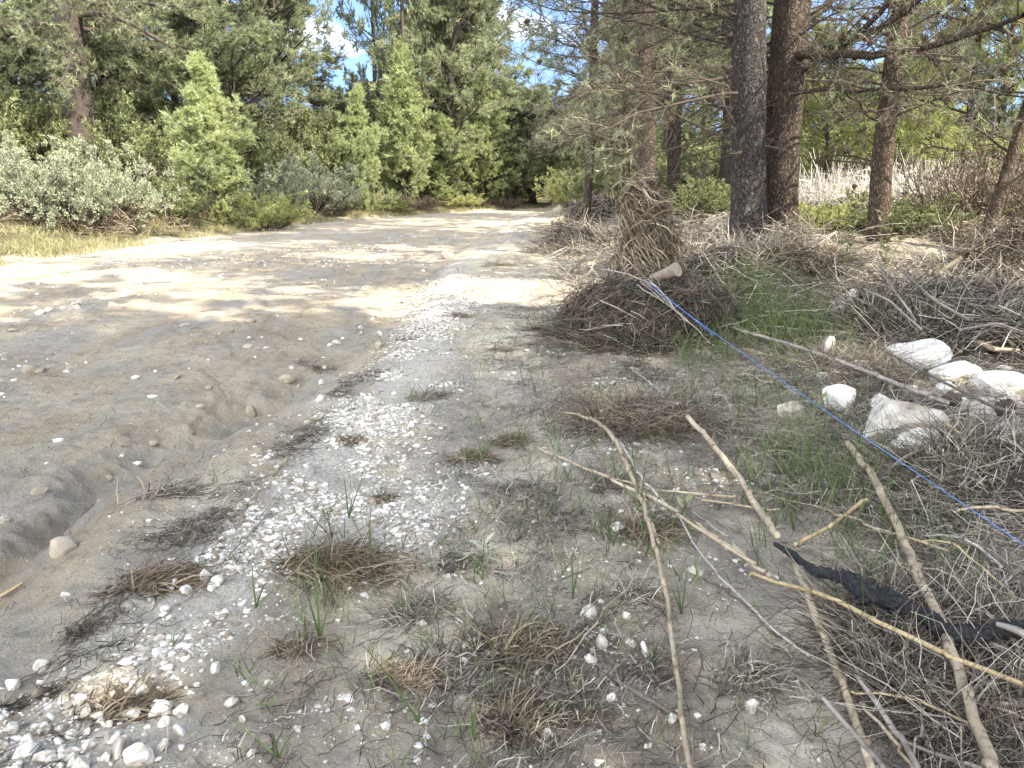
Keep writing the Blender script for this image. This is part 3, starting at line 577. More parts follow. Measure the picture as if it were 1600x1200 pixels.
pts, rad = up(trunk_px([(1372, 380), (1378, 250), (1396, 110), (1412, -20)], 9.0), [15 * sC, 15 * sC, 15 * sC, 14 * sC, 11 * sC], 9)
custom_pine('slim reddish brown pine trunk leaning right, by itself at the right', 'pine_tree', pts, rad, M['barkC'],
   [(LB([(1400, 90, 9.0), (1470, 65, 8.6), (1540, 20, 8.2), (1590, -20, 8.0)]), 0.02, 0.01), (LB([(1378, 200, 9.0), (1330, 150, 9.2), (1270, 100, 9.4)]), 0.012, 0.005)],
   dead=[(9, 1.6, 3.4, 1.5, 0.1, 0.8, 0.25, 7, 0.0), (7, 1.6, 3.0, 1.3, 3.0, 0.6, 0.15, 7, 0.0)], cones=22, seed=23, crown_limbs=(18, 4.4, 8.6, 2.3))
sD = scale_at(8.4)
custom_pine('thin bare young trunk leaning right at the right edge', 'young_tree', trunk_px([(1548, 350), (1570, 280), (1600, 180), (1640, 60)], 8.4), [10 * sD, 10 * sD, 8 * sD, 7 * sD, 5 * sD], M['barkC'], [],
   dead=[(12, 1.2, 2.8, 1.0, 0.5, 2.0, 0.5, 6, 0.0)], seed=24)
# middle trunks behind the grass column
for i, (px, w_, Yd, lb) in enumerate([(1008, 14, 13.5, 'dark pine trunk behind the tall dry grass column'), (978, 6, 15.5, 'thinner dark trunk left of the one behind the grass column'),
        (1052, 10, 16, 'slim dark trunk right of the grass column, in the shade'), (1137, 8, 17, 'dark trunk just left of the thick grey pine')]):
    s_ = scale_at(Yd); pts, rad = up(trunk_px([(px, 330), (px + 2, 150), (px - 4, -10)], Yd), [w_ * s_] * 3 + [w_ * s_ * 0.8], 10)
    custom_pine(lb, 'pine_tree', pts, rad, M['barkB'], [], dead=[(20, 1.8, 5.2, 2.3, 2.6 + i, 1.6, 0.05, 8, 0.4)], cones=8, group='dark trunks behind the debris heap', seed=30 + i, crown_limbs=(18, 4.6, 9.5, 2.6), sides=12)
s_ = scale_at(17)
pts, rad = up(trunk_px([(918, 310), (926, 200), (928, 60), (930, -10)], 17.0), [6 * s_] * 4 + [5 * s_], 9)
custom_pine('thin straight pine at the edge of the track, left of the debris', 'pine_tree', pts, rad, M['barkB'], [], dead=[(16, 2.4, 5.5, 2.2, 3.0, 1.8, 0.15, 8, 0.5)], seed=36, crown_limbs=(14, 3.8, 8.5, 1.5), sides=10, nl=0.13, nw=0.014)
# big left trunk
s_ = scale_at(26)
ptl, rdl = up(trunk_px([(128, 240), (118, 120), (110, 40), (112, -20)], 26.0), [24 * s_, 22 * s_, 18 * s_, 17 * s_, 16 * s_], 12)
custom_pine('large dark pine trunk on the left bank with bare curved limbs', 'pine_tree', ptl, rdl, M['bark'],
   [(LB([(118, 22, 26.0), (170, 20, 25.4), (220, 45, 24.8), (270, 75, 24.8)]), 0.10, 0.04), (LB([(118, 45, 26.0), (180, 48, 26.6), (240, 55, 27.2), (300, 80, 27.2)]), 0.08, 0.03),
    (LB([(110, 40, 26.0), (60, 35, 25.4), (0, 45, 24.8), (-60, 30, 24.8)]), 0.08, 0.03), (LB([(108, 10, 26.0), (75, 10, 26.0), (60, 40, 26.0), (62, 70, 26.0)]), 0.06, 0.03),
    (LB([(120, 5, 26.0), (220, 5, 26.0), (330, 15, 26.0)]), 0.07, 0.02), (LB([(115, 60, 26.0), (110, 100, 24.1), (90, 140, 23.5)]), 0.05, 0.015)],
   dead=[(14, 4.5, 7, 3.2, 0.0, 3.0, 0.1, 8, 0.7)], foliage={'all': 0.5}, seed=40, crown_limbs=(26, 6.5, 11.5, 3.6), nl=0.16, nw=0.02, nn=16)
# mass of pines behind
place_tree('m3', 20, 29, 'pine at the far left behind the silver shrub', 0.8, group='pines on the slope')
place_tree('m3', 215, 30, 'pine directly right of the large dark trunk', 0.72, Wd=1.0, group='pines on the slope')
place_tree('m1', -90, 27, 'pine crown cut by the left edge of the view', 0.9, group='pines on the slope')
place_tree('m2', 430, 33, 'round olive pine crown above the nearest young pine', 1.1, Wd=0.92, group='pines on the slope')
place_tree('m3', 380, 31, 'low olive pine behind the nearest young pine', 0.8, Wd=1.0, group='pines on the slope')
place_tree('m3', 450, 38, 'pine with yellow tinged right side', 0.85, Wd=0.75, group='pines on the slope')
place_tree('m3', 120, 38, 'shaded pine deep behind the large trunk', 0.8, Wd=1.3, group='background pines')
place_tree('m3', 300, 38, 'low pine deep in the slope wood', 0.75, Wd=1.3, group='background pines')
place_tree('m3', 530, 44, 'dark distant pine in the sky gap', 0.38, Wd=1.0, group='background pines')
place_tree('s1', 592, 38, 'tall thin pine seen against blue sky, left of a pair', 1.1, Wd=0.55, group='tall pair of pines')
place_tree('s1', 640, 36, 'tall thin pine seen against blue sky, right of a pair', 1.15, Wd=0.6, group='tall pair of pines')
place_tree('m3', 720, 37, 'big pine crown above the young pines', 1.1, Wd=1.2, group='background pines')
place_tree('m1', 752, 41, 'pine sloping down towards the sky gap at the track end', 0.8, Wd=1.0, group='background pines')
place_tree('m3', 700, 40, 'pine filling the wood behind the young pines', 0.9, Wd=1.2, group='background pines')
place_tree('m3', 835, 41, 'dark pine at the end of the track', 0.55, Wd=0.9, group='pines closing the track')
place_tree('m3', 880, 46, 'pine behind the track bend, under the white cloud gap', 0.5, Wd=1.0, group='pines closing the track')
place_tree('m3', 975, 36, 'pine right of the track bend', 0.85, Wd=0.9, group='pines closing the track')
place_tree('m1', 1040, 26, 'pine with low crown behind the debris heaps', 1.0, Wd=0.8, group='pines closing the track')
place_bush('y', 905, 28, 'bright green bush at the right of the track end', 1.2, 1.3, group='bushes on the right side')
place_bush('g', 960, 21, 'dark bush in the shade behind the debris mound', 1.3, 1.2, group='bushes on the right side')
# right background
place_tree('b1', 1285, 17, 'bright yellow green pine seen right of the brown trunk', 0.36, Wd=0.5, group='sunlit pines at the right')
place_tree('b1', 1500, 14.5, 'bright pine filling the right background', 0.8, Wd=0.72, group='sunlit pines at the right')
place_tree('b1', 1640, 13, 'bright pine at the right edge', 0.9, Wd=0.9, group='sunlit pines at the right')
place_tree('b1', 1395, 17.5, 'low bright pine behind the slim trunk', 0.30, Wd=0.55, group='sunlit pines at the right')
place_tree('m3', 1330, 30, 'dark pine in the gap between the trunks', 0.45, Wd=1.2, group='shaded pines at the right')
place_tree('m3', 1150, 32, 'dark pine behind the close pair of trunks', 0.9, Wd=0.9, group='shaded pines at the right')
place_tree('m3', 1080, 28, 'shaded pine behind the heap', 0.95, Wd=1.1, group='shaded pines at the right')
place_tree('m3', 1560, 27, 'dark pine in the deep right background', 0.9, Wd=0.9, group='shaded pines at the right')
place_tree('m2', 1100, 45, 'distant pine in the middle background', 0.8, Wd=1.4, group='shaded pines at the right')
place_tree('m3', 1700, 24, 'dark pine beyond the right edge', 1.0, Wd=1.2, group='shaded pines at the right')
for i, px in enumerate([-120, 60, 200, 400, 620, 800, 980, 1200, 1420, 1640]):
    place_tree(['m2', 'm1', 'm3'][i % 3], px, 58 + (i * 7) % 9, 'distant pine closing the skyline, ' + ['first from the left', 'behind the big dark trunk', 'behind the young pines at left', 'behind the round olive crown', 'behind the tallest young pine', 'at the end of the track', 'behind the grass column', 'behind the close pair of trunks', 'behind the slim trunk', 'last at the right'][i], 0.36 if px < 900 else 0.45, Wd=1.4, group='distant pines on the skyline')
# shade trees around the camera (their crowns shade the foreground)
for i, (x_, y_, lb_) in enumerate([(5.2, 1.2, 'pine nearest the viewpoint on its right'), (2.6, -3.0, 'pine just behind the viewpoint'), (6.2, -2.4, 'pine behind the viewpoint to the right'), (9.5, 0.8, 'pine furthest out to the right of the viewpoint'),
        (4.4, 16.0, 'tall pine in shade behind the grass column'), (3.4, 21, 'tall pine at the right margin of the far track'), (4.2, -0.6, 'pine standing over the lower right canes'), (7.4, -5.2, 'pine well behind the viewpoint'), (9.8, -2.6, 'pine behind the viewpoint at the far right'),
        (3.8, -6.5, 'pine farthest behind the viewpoint'), (8.2, -0.4, 'pine right of the lower right corner')]):
    place_tree('s1', 0, y_, lb_, 1.4 if i in (0, 7) else 1.0 + 0.12 * (i % 3), x=x_, group='pines shading the bank', rz=i * 1.3, Wd=1.05)
for px, Yd, k, s, hs, lb in [(1100, 12.5, 'g', 0.7, 0.6, 'low bush in shade right of the grass column'), (1150, 15, 'y', 0.9, 0.6, 'yellow green bush left of the thick grey trunk'), (1265, 10.5, 'y', 0.55, 0.4, 'pale green bush at the foot of the brown trunk'),
        (1330, 11, 'g', 0.6, 0.45, 'dark green bush left of the slim trunk foot'), (1440, 9.6, 'g', 0.7, 0.4, 'green bush right of the slim trunk'), (1520, 10.5, 'd', 1.0, 1.2, 'grey bare bush with thin twigs near the right edge'),
        (1590, 9.6, 'd', 1.0, 1.1, 'bare twiggy bush at the right edge'), (1290, 17, 'y', 1.0, 0.7, 'sunlit bush behind the white reeds'), (1450, 14, 'd', 1.1, 1.0, 'dry bush behind the white reeds'), (1040, 19, 'g', 1.2, 1.0, 'dark bush between the shaded trunks'), (900, 17.5, 'g', 0.6, 0.4, 'low green bush beside the far track')]:
    place_bush(k, px, Yd, lb, s, hs, group='bushes on the right side')
fill = [(-60, 24, 'behind the silver shrub at the left edge'), (80, 27, 'under the large dark trunk'), (190, 26, 'right of the large dark trunk foot'), (270, 29, 'behind the nearest young pine, left side'), (390, 30, 'behind the nearest young pine, right side'), (460, 33, 'below the round olive crown'),
 (540, 37, 'behind the slender young pine'), (610, 40, 'behind the tallest young pine'), (680, 41, 'behind the low bushy young pine'), (735, 42, 'behind the last young pines'), (800, 40, 'left of the track end'), (860, 47, 'closing the track end'), (920, 40, 'right of the track end'),
 (985, 30, 'behind the grass column'), (1070, 33, 'between the shaded trunks'), (1140, 26, 'left of the thick grey trunk'), (1250, 27, 'behind the brown trunk'), (1330, 29, 'in the gap between brown and slim trunks'), (1420, 26, 'behind the slim trunk'), (1500, 24, 'above the reeds at right'), (1590, 22, 'at the right edge above the reeds'), (1680, 20, 'beyond the right edge')]
for i, (px, Yd, lb) in enumerate(fill):
    place_bush('g', px, Yd, 'tall shrub ' + lb, 2.1, 2.3, group='tall shrubs of the wood', name='tall_shrub')
for i, (px, Yd, Hs_, lb) in enumerate([(60, 29, 0.8, 'pine filling the wood left of the large trunk'), (170, 30, 0.9, 'pine filling the wood right of the large trunk'), (335, 31, 0.9, 'pine above the nearest young pine'), (450, 37, 0.8, 'pine low behind the olive crown'), (570, 48, 0.36, 'pine low in the sky gap'), (660, 45, 0.75, 'pine behind the tall pair'), (745, 47, 0.8, 'pine over the last young pines'), (1000, 37, 0.9, 'pine behind the shaded trunks'), (1240, 38, 0.5, 'pine seen between the close pair and the slim trunk'), (1450, 36, 0.6, 'pine behind the bright crowns')]):
    place_tree('m3', px, Yd, lb, Hs_, Wd=1.25, group='background pines')
#GROUNDCOVER
# ------------------------------------------------------------------ verge grass (left bank), reeds (right), green grass
def blades(G, rng, B, Lb, Wb, lean=0.5, K=5, var=(0.2, 0.8), dirbias=None, droop=-0.12):
    N = len(B); az = rng.random(N) * 2 * math.pi
    D = np.stack([np.cos(az) * lean * rng.random(N), np.sin(az) * lean * rng.random(N), np.ones(N)], 1)
    if dirbias is not None: D = D + dirbias
    P1 = grow(rng, B, nrm(D), Lb * rng.uniform(0.5, 1.2, N), K, 0.10, droop)
    k = np.linspace(0, 1, K)[None]; Wd = Wb * (1 - k ** 2.0) + 0.0006
    G.strips(P1, Wd * rng.uniform(0.7, 1.3, (N, 1)), np.cross(D, rng.normal(size=(N, 3))), rng.uniform(*var, N))
rng = np.random.default_rng(500)
N = 26000; y_ = 8 + 32 * rng.random(N) ** 1.4; s_ = -0.25 + 2.6 * rng.random(N) ** 1.6 + 0.5 * rng.random(N); x_ = left_x(y_) - s_
k = fbm(x_, y_, 0.8, 3, 88) > -0.22; x_, y_ = x_[k], y_[k]
G = Geo(); blades(G, rng, np.stack([x_, y_, H(x_, y_, False)], 1), 0.19, 0.012, 1.1, 4); tag(G.build('verge_grass', M['verge']), 'pale green and straw grass along the left edge of the track', 'grass', kind='stuff')
N = 9000; y_ = 8 + 26 * rng.random(N); x_ = left_x(y_) - 0.7 - 3.5 * rng.random(N); k = fbm(x_, y_, 0.6, 3, 188) > 0.02; x_, y_ = x_[k], y_[k]; n_ = len(x_)
G = Geo(); B = np.stack([x_, y_, H(x_, y_, False) + 0.04 + 0.25 * rng.random(n_) ** 2], 1); az = rng.random(n_) * 6.28
P1 = grow(rng, B, np.stack([np.cos(az), np.sin(az), rng.normal(0, 0.25, n_)], 1), rng.uniform(0.2, 0.6, n_), 4, 0.2, -0.05); G.tubes(P1, 0.006, 3, rng.random(n_))
tag(G.build('flood_litter', M['straw']), 'brown flood litter of straw under the left bank bushes', 'debris', kind='stuff')
# pale reeds
N = 8500; y_ = rng.uniform(11.0, 17, N); x_ = y_ * rng.uniform(0.35, 0.80, N)
G = Geo(); B = np.stack([x_, y_, H(x_, y_, False)], 1); az = rng.random(N) * 6.28
P1 = grow(rng, B, nrm(np.stack([np.cos(az) * 0.45 - 0.35, np.sin(az) * 0.4, np.ones(N)], 1)), rng.uniform(0.35, 0.85, N) * (1 + 0.9 * fbm(x_, y_, 0.9, 2, 4)), 5, 0.12, -0.05)
G.tubes(P1, taper(P1, 0.007, 0.003), 3, rng.uniform(0.3, 1, N)); n2 = 9000; ii = rng.integers(0, N, n2)
LP = P1[ii, rng.integers(1, 4, n2)]; az = rng.random(n2) * 6.28; P2 = grow(rng, LP, nrm(np.stack([np.cos(az), np.sin(az), np.full(n2, 0.7)], 1)), rng.uniform(0.15, 0.4, n2), 4, 0.1, -0.3)
G.strips(P2, 0.014, rng.normal(size=(n2, 3)), rng.uniform(0.4, 1, n2))
tag(G.build('dry_reeds', M['reed']), 'pale dry reed bed in the sun behind the right hand trunks', 'reeds', kind='stuff')

# forest floor litter  between the right hand trees
N = 26000; y_ = rng.uniform(6.2, 22, N); x_ = y_ * 0 + 0.6 + (y_ * 0.85 - 0.6) * rng.random(N)
k = fbm(x_, y_, 0.9, 3, 71) > -0.12; x_, y_ = x_[k], y_[k]; n_ = len(x_)
G = Geo(); az = rng.random(n_) * 6.28; B = np.stack([x_, y_, H(x_, y_, False) + 0.02 + 0.18 * rng.random(n_) ** 2], 1)
P1 = grow(rng, B, np.stack([np.cos(az), np.sin(az), rng.normal(0.1, 0.25, n_)], 1), rng.uniform(0.15, 0.5, n_), 4, 0.2, -0.05); G.tubes(P1, 0.0035, 3, rng.random(n_))
tag(G.build('forest_litter', M['grey_straw']), 'grey brown fallen twigs and straw between the right hand trees', 'debris', kind='stuff')

# ------------------------------------------------------------------ near ground litter and gravel
def rejection(rng, n, xr, yr, dens, pw=1.0):
    out = []; tot = 0
    while tot < n:
        x = rng.uniform(*xr, n * 2); y = yr[0] + (yr[1] - yr[0]) * rng.random(n * 2) ** pw
        k = rng.random(n * 2) < dens(x, y); out.append(np.stack([x[k], y[k]], 1)); tot += k.sum()
    return np.concatenate(out)[:n]
def lay(rng, G, xy, L0, L1, r, K=5, wob=0.28, flow=None, lift=0.012, strips=False, var=(0, 1)):
    n = len(xy); az = rng.random(n) * 6.28 if flow is None else flow + rng.normal(0, 0.7, n) + math.pi * (rng.random(n) < 0.3)
    L = rng.uniform(L0, L1, n); a = az; pts = [xy]
    for k_ in range(1, K):
        a = a + rng.normal(0, wob, n); pts.append(pts[-1] + np.stack([np.cos(a), np.sin(a)], 1) * (L / (K - 1))[:, None])
    Q = np.stack(pts, 1); z = H(Q[..., 0], Q[..., 1]) + 0.003 + np.abs(rng.normal(0, lift, (n, 1))) * (0.3 + rng.random((n, K)))
    Q = np.concatenate([Q, z[..., None]], 2)
    rr = (r * rng.uniform(0.5, 1.5, n))[:, None] * np.linspace(1, 0.5, K)[None]
    v = rng.uniform(*var, n)
    if strips: G.strips(Q, rr * 2.5, rng.normal(size=(n, 3)) * [1, 1, 0.3], v)
    else: G.tubes(Q, rr, 3, v)
rng = np.random.default_rng(900)
FLOW = 1.15
clumpy = lambda x, y: litter_density(x, y) * (0.22 + sm(-0.05, 0.25, fbm(x, y, 3.2, 4, 303))) 
G = Geo(); lay(rng, G, rejection(rng, 62000, (-2.6, 5), (1.05, 8.5), clumpy, 1.5), 0.02, 0.11, 0.0010, flow=FLOW, wob=0.35)
lay(rng, G, rejection(rng, 5000, (-3.2, 5), (1.1, 9), lambda x, y: 0.3 * litter_density(x, y) + 0.01, 1.3), 0.05, 0.22, 0.0013, flow=FLOW, wob=0.3)
wr = lambda x, y: np.exp(-((x - crest_x(y) - 0.38 - 0.3 * vnoise(y * 1.3, y * 0, 4)) / 0.09) ** 2) * sm(1.2, 2.4, y) * (1 - sm(3.8, 6.5, y)) * sm(-0.2, 0.3, fbm(x, y, 4, 3, 5))
lay(rng, G, rejection(rng, 1000, (-3, 1), (1.3, 9), wr, 1.0), 0.03, 0.14, 0.0013, wob=0.75)
lay(rng, G, rejection(rng, 5000, (-10, -1), (1.6, 14), lambda x, y: (x < crest_x(y)) * (x > left_x(y)) * (0.15 + sm(0, 0.3, fbm(x, y, 1.1, 4, 66))), 1.4), 0.01, 0.10, 0.0014, wob=0.4)
tag(G.build('root_litter', M['strawdark']), 'dark rootlets and twigs scattered over the silt bank', 'litter', kind='stuff')
G = Geo(); lay(rng, G, rejection(rng, 34000, (-2.2, 5), (1.1, 8.5), clumpy, 1.5), 0.03, 0.16, 0.0012, flow=FLOW, wob=0.25, strips=True, lift=0.02)
RIGHT = lambda x, y: sm(0.9, 1.9, x - 0.12 * (y - 2)) * (1 - sm(5.5, 7.5, y))
lay(rng, G, rejection(rng, 30000, (0.4, 5), (1.1, 8), RIGHT, 1.2), 0.06, 0.42, 0.0018, wob=0.15, lift=0.04)
tag(G.build('straw_litter', M['grey_straw']), 'grey straw and grass stems strewn over the right bank', 'litter', kind='stuff')

def ico(sub):
    import bmesh
    b = bmesh.new(); bmesh.ops.create_icosphere(b, subdivisions=sub, radius=1); V = np.array([v.co[:] for v in b.verts]); F = np.array([[v.index for v in f.verts] for f in b.faces]); b.free(); return V, F
I1, I2, I4 = ico(1), ico(2), ico(4)
def rocks(G, rng, xyz, size, tmpl=I1, jit=0.34, flat=0.6, mi=0):
    V, F = tmpl; n = len(xyz); m = len(V)
    S = size[:, None, None] * rng.uniform(0.65, 1.25, (n, 1, 3)) * np.array([1, 1, flat])
    U = V[None] * (1 + rng.uniform(-jit, jit, (n, m, 1))); a = rng.random(n) * 6.28; c, s = np.cos(a)[:, None], np.sin(a)[:, None]
    W = U * S; W = np.stack([W[..., 0] * c - W[..., 1] * s, W[..., 0] * s + W[..., 1] * c, W[..., 2]], -1) + xyz[:, None]
    G.add(W.reshape(-1, 3), (F[None] + (np.arange(n) * m)[:, None, None]).reshape(-1, 3), np.repeat(rng.random(n), m), mi)
G = Geo()
xy = rejection(rng, 34000, (-3, 5), (1.05, 11), lambda x, y: gravel_density(x, y) ** 1.7 * sm(-0.2, 0.2, fbm(x, y, 3, 3, 9)), 1.2)
sz = 0.0028 + 0.015 * rng.random(len(xy)) ** 6 + 0.0006 * xy[:, 1]; rocks(G, rng, np.concatenate([xy, (H(xy[:, 0], xy[:, 1]) - sz * 0.12)[:, None]], 1), sz)
xy = rejection(rng, 17000, (-3.5, 5), (1.05, 9), lambda x, y: 0.02 + 0.16 * (x > crest_x(y)) + 0.4 * sm(-0.1, 0.3, fbm(x, y, 1.5, 2, 19)) * (x > crest_x(y)), 1.4)
sz = 0.0022 + 0.009 * rng.random(len(xy)) ** 6; rocks(G, rng, np.concatenate([xy, (H(xy[:, 0], xy[:, 1]) + sz * 0.15)[:, None]], 1), sz)
xy = rejection(rng, 2600, (-11, -1.2), (3, 22), lambda x, y: ((x < crest_x(y)) & (x > left_x(y))) * (0.08 + sm(0.05, 0.35, fbm(x, y * 0.5, 0.7, 3, 119))), 1.3)
sz = 0.008 + 0.022 * rng.random(len(xy)) ** 3; rocks(G, rng, np.concatenate([xy, (H(xy[:, 0], xy[:, 1]) + sz * 0.1)[:, None]], 1), sz)
tag(G.build('gravel', M['stone']), 'fine white limestone gravel along the bank and in the stream bed', 'gravel', kind='stuff')

G = Geo(); lay(rng, G, rejection(rng, 1300, (0.45, 4), (1.1, 5.2), RIGHT, 1.1), 0.15, 0.6, 0.0024, wob=0.07, lift=0.045, K=5, var=(0.2, 1))
tag(G.build('fallen_stems', M['canegrey'], None, True), 'pale fallen stems lying in all directions at the lower right', 'stems', kind='stuff')
# ------------------------------------------------------------------ individual stones
def rock_mesh(seed, smoothness=1.0, mat='stone'):
    rng = np.random.default_rng(seed); V, F = I4; V = V.copy()
    for k_ in range(14):                    # chop facets
        n = nrm(rng.normal(size=3)); d = rng.uniform(0.5, 0.85); h = V @ n; V = V - np.maximum(h - d, 0)[:, None] * n * (0.85 * smoothness)
    nn_ = fbm(V[:, 0] * 2 + V[:, 2] * 1.3 + seed, V[:, 1] * 2 + V[:, 2], 1.0, 4, seed, 0.5); V = V * (1 + 0.15 * nn_[:, None])
    G = Geo(); G.add(V, F, 0.5 + nn_ * 0.5); return G.mesh('stone', M[mat], smoothness < 0.9)
ROCK = [rock_mesh(700 + i, 1.0) for i in range(6)]; RROUND = [rock_mesh(720 + i, 0.35) for i in range(3)]; RB = [rock_mesh(740 + i, 0.6, 'brownstone') for i in range(3)]
def stone(px, py, wpx, hpx, label, me=None, i=0, group=None, sink=0.36, flat=None, name='stone'):
    p = Gt(px, py + hpx * 0.35); d = math.hypot(p[1], CAMZ); s = wpx / 2 * d / FPX; hh = hpx / 2 * d / FPX * 1.15
    o = link(name, me or ROCK[i % 6], None, (p[0], p[1], p[2] + hh * (1 - 2 * sink)), 0, (s, s * 0.85, hh))
    o.rotation_euler = (0, 0, i * 1.7); return tag(o, label, 'stone', group)
named = [ (1400, 655, 116, 80, 'largest white boulder right of the blue cord, smooth sloping top'), (1435, 552, 90, 38, 'long pale stone above the boulder, under the straw heap'),
 (1492, 582, 66, 30, 'bright white flat stone between the boulder and the right edge'), (1560, 606, 90, 44, 'wide pale stone near the right edge'), (1578, 632, 46, 30, 'rounded white stone below the wide pale one at the right edge'),
 (1568, 580, 22, 16, 'small round grey stone above the wide pale stone'), (1236, 640, 44, 34, 'rounded white stone left of the cord beside the dry plant'), (1288, 592, 24, 18, 'small grey stone beside the brown round one'),
 (1306, 590, 24, 20, 'round tan stone beneath the leaning cane'), (1308, 620, 50, 42, 'pale lumpy stone under the brown round one'), (1375, 632, 46, 28, 'white stone just behind the largest boulder'),
 (1422, 612, 26, 16, 'small white stone above the largest boulder'), (1530, 635, 50, 36, 'angular grey white stone beside the fallen cones'), (1430, 690, 70, 40, 'grey white stone at the foot of the largest boulder'),
 (1478, 610, 40, 22, 'low pale stone among the group at the right'), (1505, 635, 36, 24, 'broken white stone left of the cones'), (1405, 548, 36, 22, 'small pale stone at the left end of the long one'),
 (1292, 545, 30, 34, 'pale stone half hidden by the leaning cane'), (1305, 482, 34, 24, 'white stone in the grass behind the cord'), (1325, 470, 44, 30, 'pale stone with weeds before the straw heap'), (1272, 492, 20, 12, 'tiny white stone in green grass'),
 (918, 952, 32, 34, 'white angular stone standing in the dry grass, centre foreground'), (1085, 890, 26, 14, 'white stone right of the long curved cane'), (940, 1000, 28, 30, 'larger of the white chips below the standing stone'),
 (986, 1000, 24, 16, 'flat white chip right of the centre group'), (1007, 1010, 20, 26, 'upright white chip near the long cane'), (922, 1028, 22, 18, 'lowest of the centre white chips'), (980, 958, 18, 14, 'pink white chip right of the standing stone'),
 (1048, 1120, 22, 18, 'white pebble beside the long cane at the bottom'), (856, 1144, 18, 18, 'white pebble at bottom right of the curled tuft'), (935, 1188, 18, 12, 'white pebble at the bottom centre'),
 (955, 1087, 18, 14, 'white pebble under the dry curled tuft'), (1175, 1100, 26, 24, 'buried angular stone in bare silt at the bottom right'), (1098, 1166, 14, 12, 'small pebble in bare silt at bottom right'),
 (965, 820, 34, 18, 'pale stone under green blades, left of the long cane'), (68, 1036, 26, 26, 'lone pale pebble on smooth silt, lower left'), (380, 856, 24, 12, 'flat bluish pebble right of the combed tuft'), (104, 927, 16, 12, 'small pale pebble on the smooth slope'),
 (322, 896, 24, 26, 'upper white stone just right of the combed tuft'), (340, 902, 22, 22, 'white stone beside the combed tuft, right of a pair'), (330, 915, 18, 16, 'white stone beside the combed tuft, lower one'), (290, 920, 20, 18, 'white stone touching the combed tuft'),
 (135, 1108, 24, 32, 'yellow stained white stone at the top of the lower left pile'), (250, 1105, 34, 26, 'large cream stone in the lower left pile'), (100, 850, 50, 34, 'tan boulder embedded in the gully wall at left'), (8, 810, 18, 14, 'small white stone at the left edge by the gully'),
 (218, 1172, 48, 38, 'largest white stone at the bottom left'), (190, 1162, 40, 30, 'white stone left of the largest one at the bottom'), (128, 1186, 32, 34, 'bright white block at the bottom left'), (257, 1158, 26, 20, 'white stone right of the largest at the bottom'),
 (166, 1180, 18, 18, 'small white stone between two large ones at the bottom left'), (40, 1170, 44, 26, 'flat white stone near the bottom left corner'), (70, 1178, 30, 22, 'white stone beside the flat one in the corner'), (20, 1135, 24, 18, 'small white stone at the left edge near the bottom')]
for i, (a, b, c, d, l) in enumerate(named): stone(a, b, me=RB[1] if 'tan boulder' in l else None, wpx=c * (1.2 if a > 1200 and b < 760 else 1), hpx=d * (1.2 if a > 1200 and b < 760 else 1), label=l, i=i, sink=0.24 if a > 1200 else 0.42, group='white stones of the bank')
brown = [(700, 398, 26, 14, 'round tan stone at the edge of the track under the trees'), (592, 540, 20, 18, 'round brown pebble beside the gravel ridge'), (54, 575, 40, 20, 'wide brown stone in the stream bed at left'), (393, 640, 28, 20, 'pale brown stone at the head of the gully'),
 (450, 590, 30, 14, 'grey stone in the gravel where the gully starts'), (175, 475, 18, 12, 'small pinkish stone at the end of the pebble row'), (62, 764, 28, 13, 'flat tan pebble near the gully rim'), (240, 692, 18, 8, 'flat brown stone in sunlit mud'),
 (387, 540, 20, 8, 'flat grey stone in mid stream bed'), (275, 587, 18, 10, 'small tan stone in the dappled light'), (326, 605, 18, 8, 'small pale stone below the dappled light'), (290, 506, 20, 8, 'flat brown stone in a pebble cluster'), (20, 515, 20, 6, 'flat white stone at the left edge of the bed'),
 (313, 634, 16, 8, 'small tan stone above the gully'), (392, 500, 22, 8, 'flat dark stone in the upper stream bed'), (172, 745, 14, 10, 'flat stone lying under the broken crust edge')]
for i, (a, b, c, d, l) in enumerate(brown): stone(a, b, c, d, l, me=RB[i % 3], i=i, group='brown stones of the stream bed')
rng = np.random.default_rng(42)
cnt = 0
for (n, fx, fy, jx, jy, s0, s1) in [(75, (0, 300), (1215, 1075), 60, 30, 8, 26), (40, (20, 150), (1190, 1130), 50, 30, 10, 26), (24, (280, 420), (930, 830), 30, 20, 7, 16), (22, (420, 600), (820, 650), 40, 20, 6, 13), (32, (920, 1010), (985, 1180), 70, 20, 5, 12),
                                    (26, (150, 250), (1080, 960), 30, 20, 6, 16), (20, (560, 660), (690, 620), 40, 20, 5, 14), (20, (1400, 1600), (600, 650), 60, 25, 12, 26), (14, (30, 200), (490, 462), 20, 6, 8, 16), (14, (420, 620), (610, 480), 30, 12, 8, 16)]:
    for k_ in range(n):
        t = rng.random(); px = fx[0] + (fx[1] - fx[0]) * t + rng.normal(0, jx); py = fy[0] + (fy[1] - fy[0]) * t + rng.normal(0, jy)
        if not (-20 < px < 1620 and 400 < py < 1215): continue
        s = s0 + (s1 - s0) * rng.random() ** 2
        lab = {8: 'white pebble in the gravel spill at the bottom left', 10: 'white pebble in the gravel spill at the bottom left'}.get(s0, None) if py > 1000 and px < 500 else None
        if lab is None: lab = 'small pebble among white stones at the right' if px > 1200 else ('small white chip on the silt at the centre bottom' if px > 800 else ('small pebble of the stream bed' if py < 640 and px < 660 else 'small white pebble of the gravel ridge'))
        o = stone(px, py, s, s * rng.uniform(0.55, 0.9), lab, i=int(rng.integers(0, 60)), group={'s': 'small pebbles', 'w': 'bottom left pebbles'}[lab[0]], name='pebble')
        cnt += 1
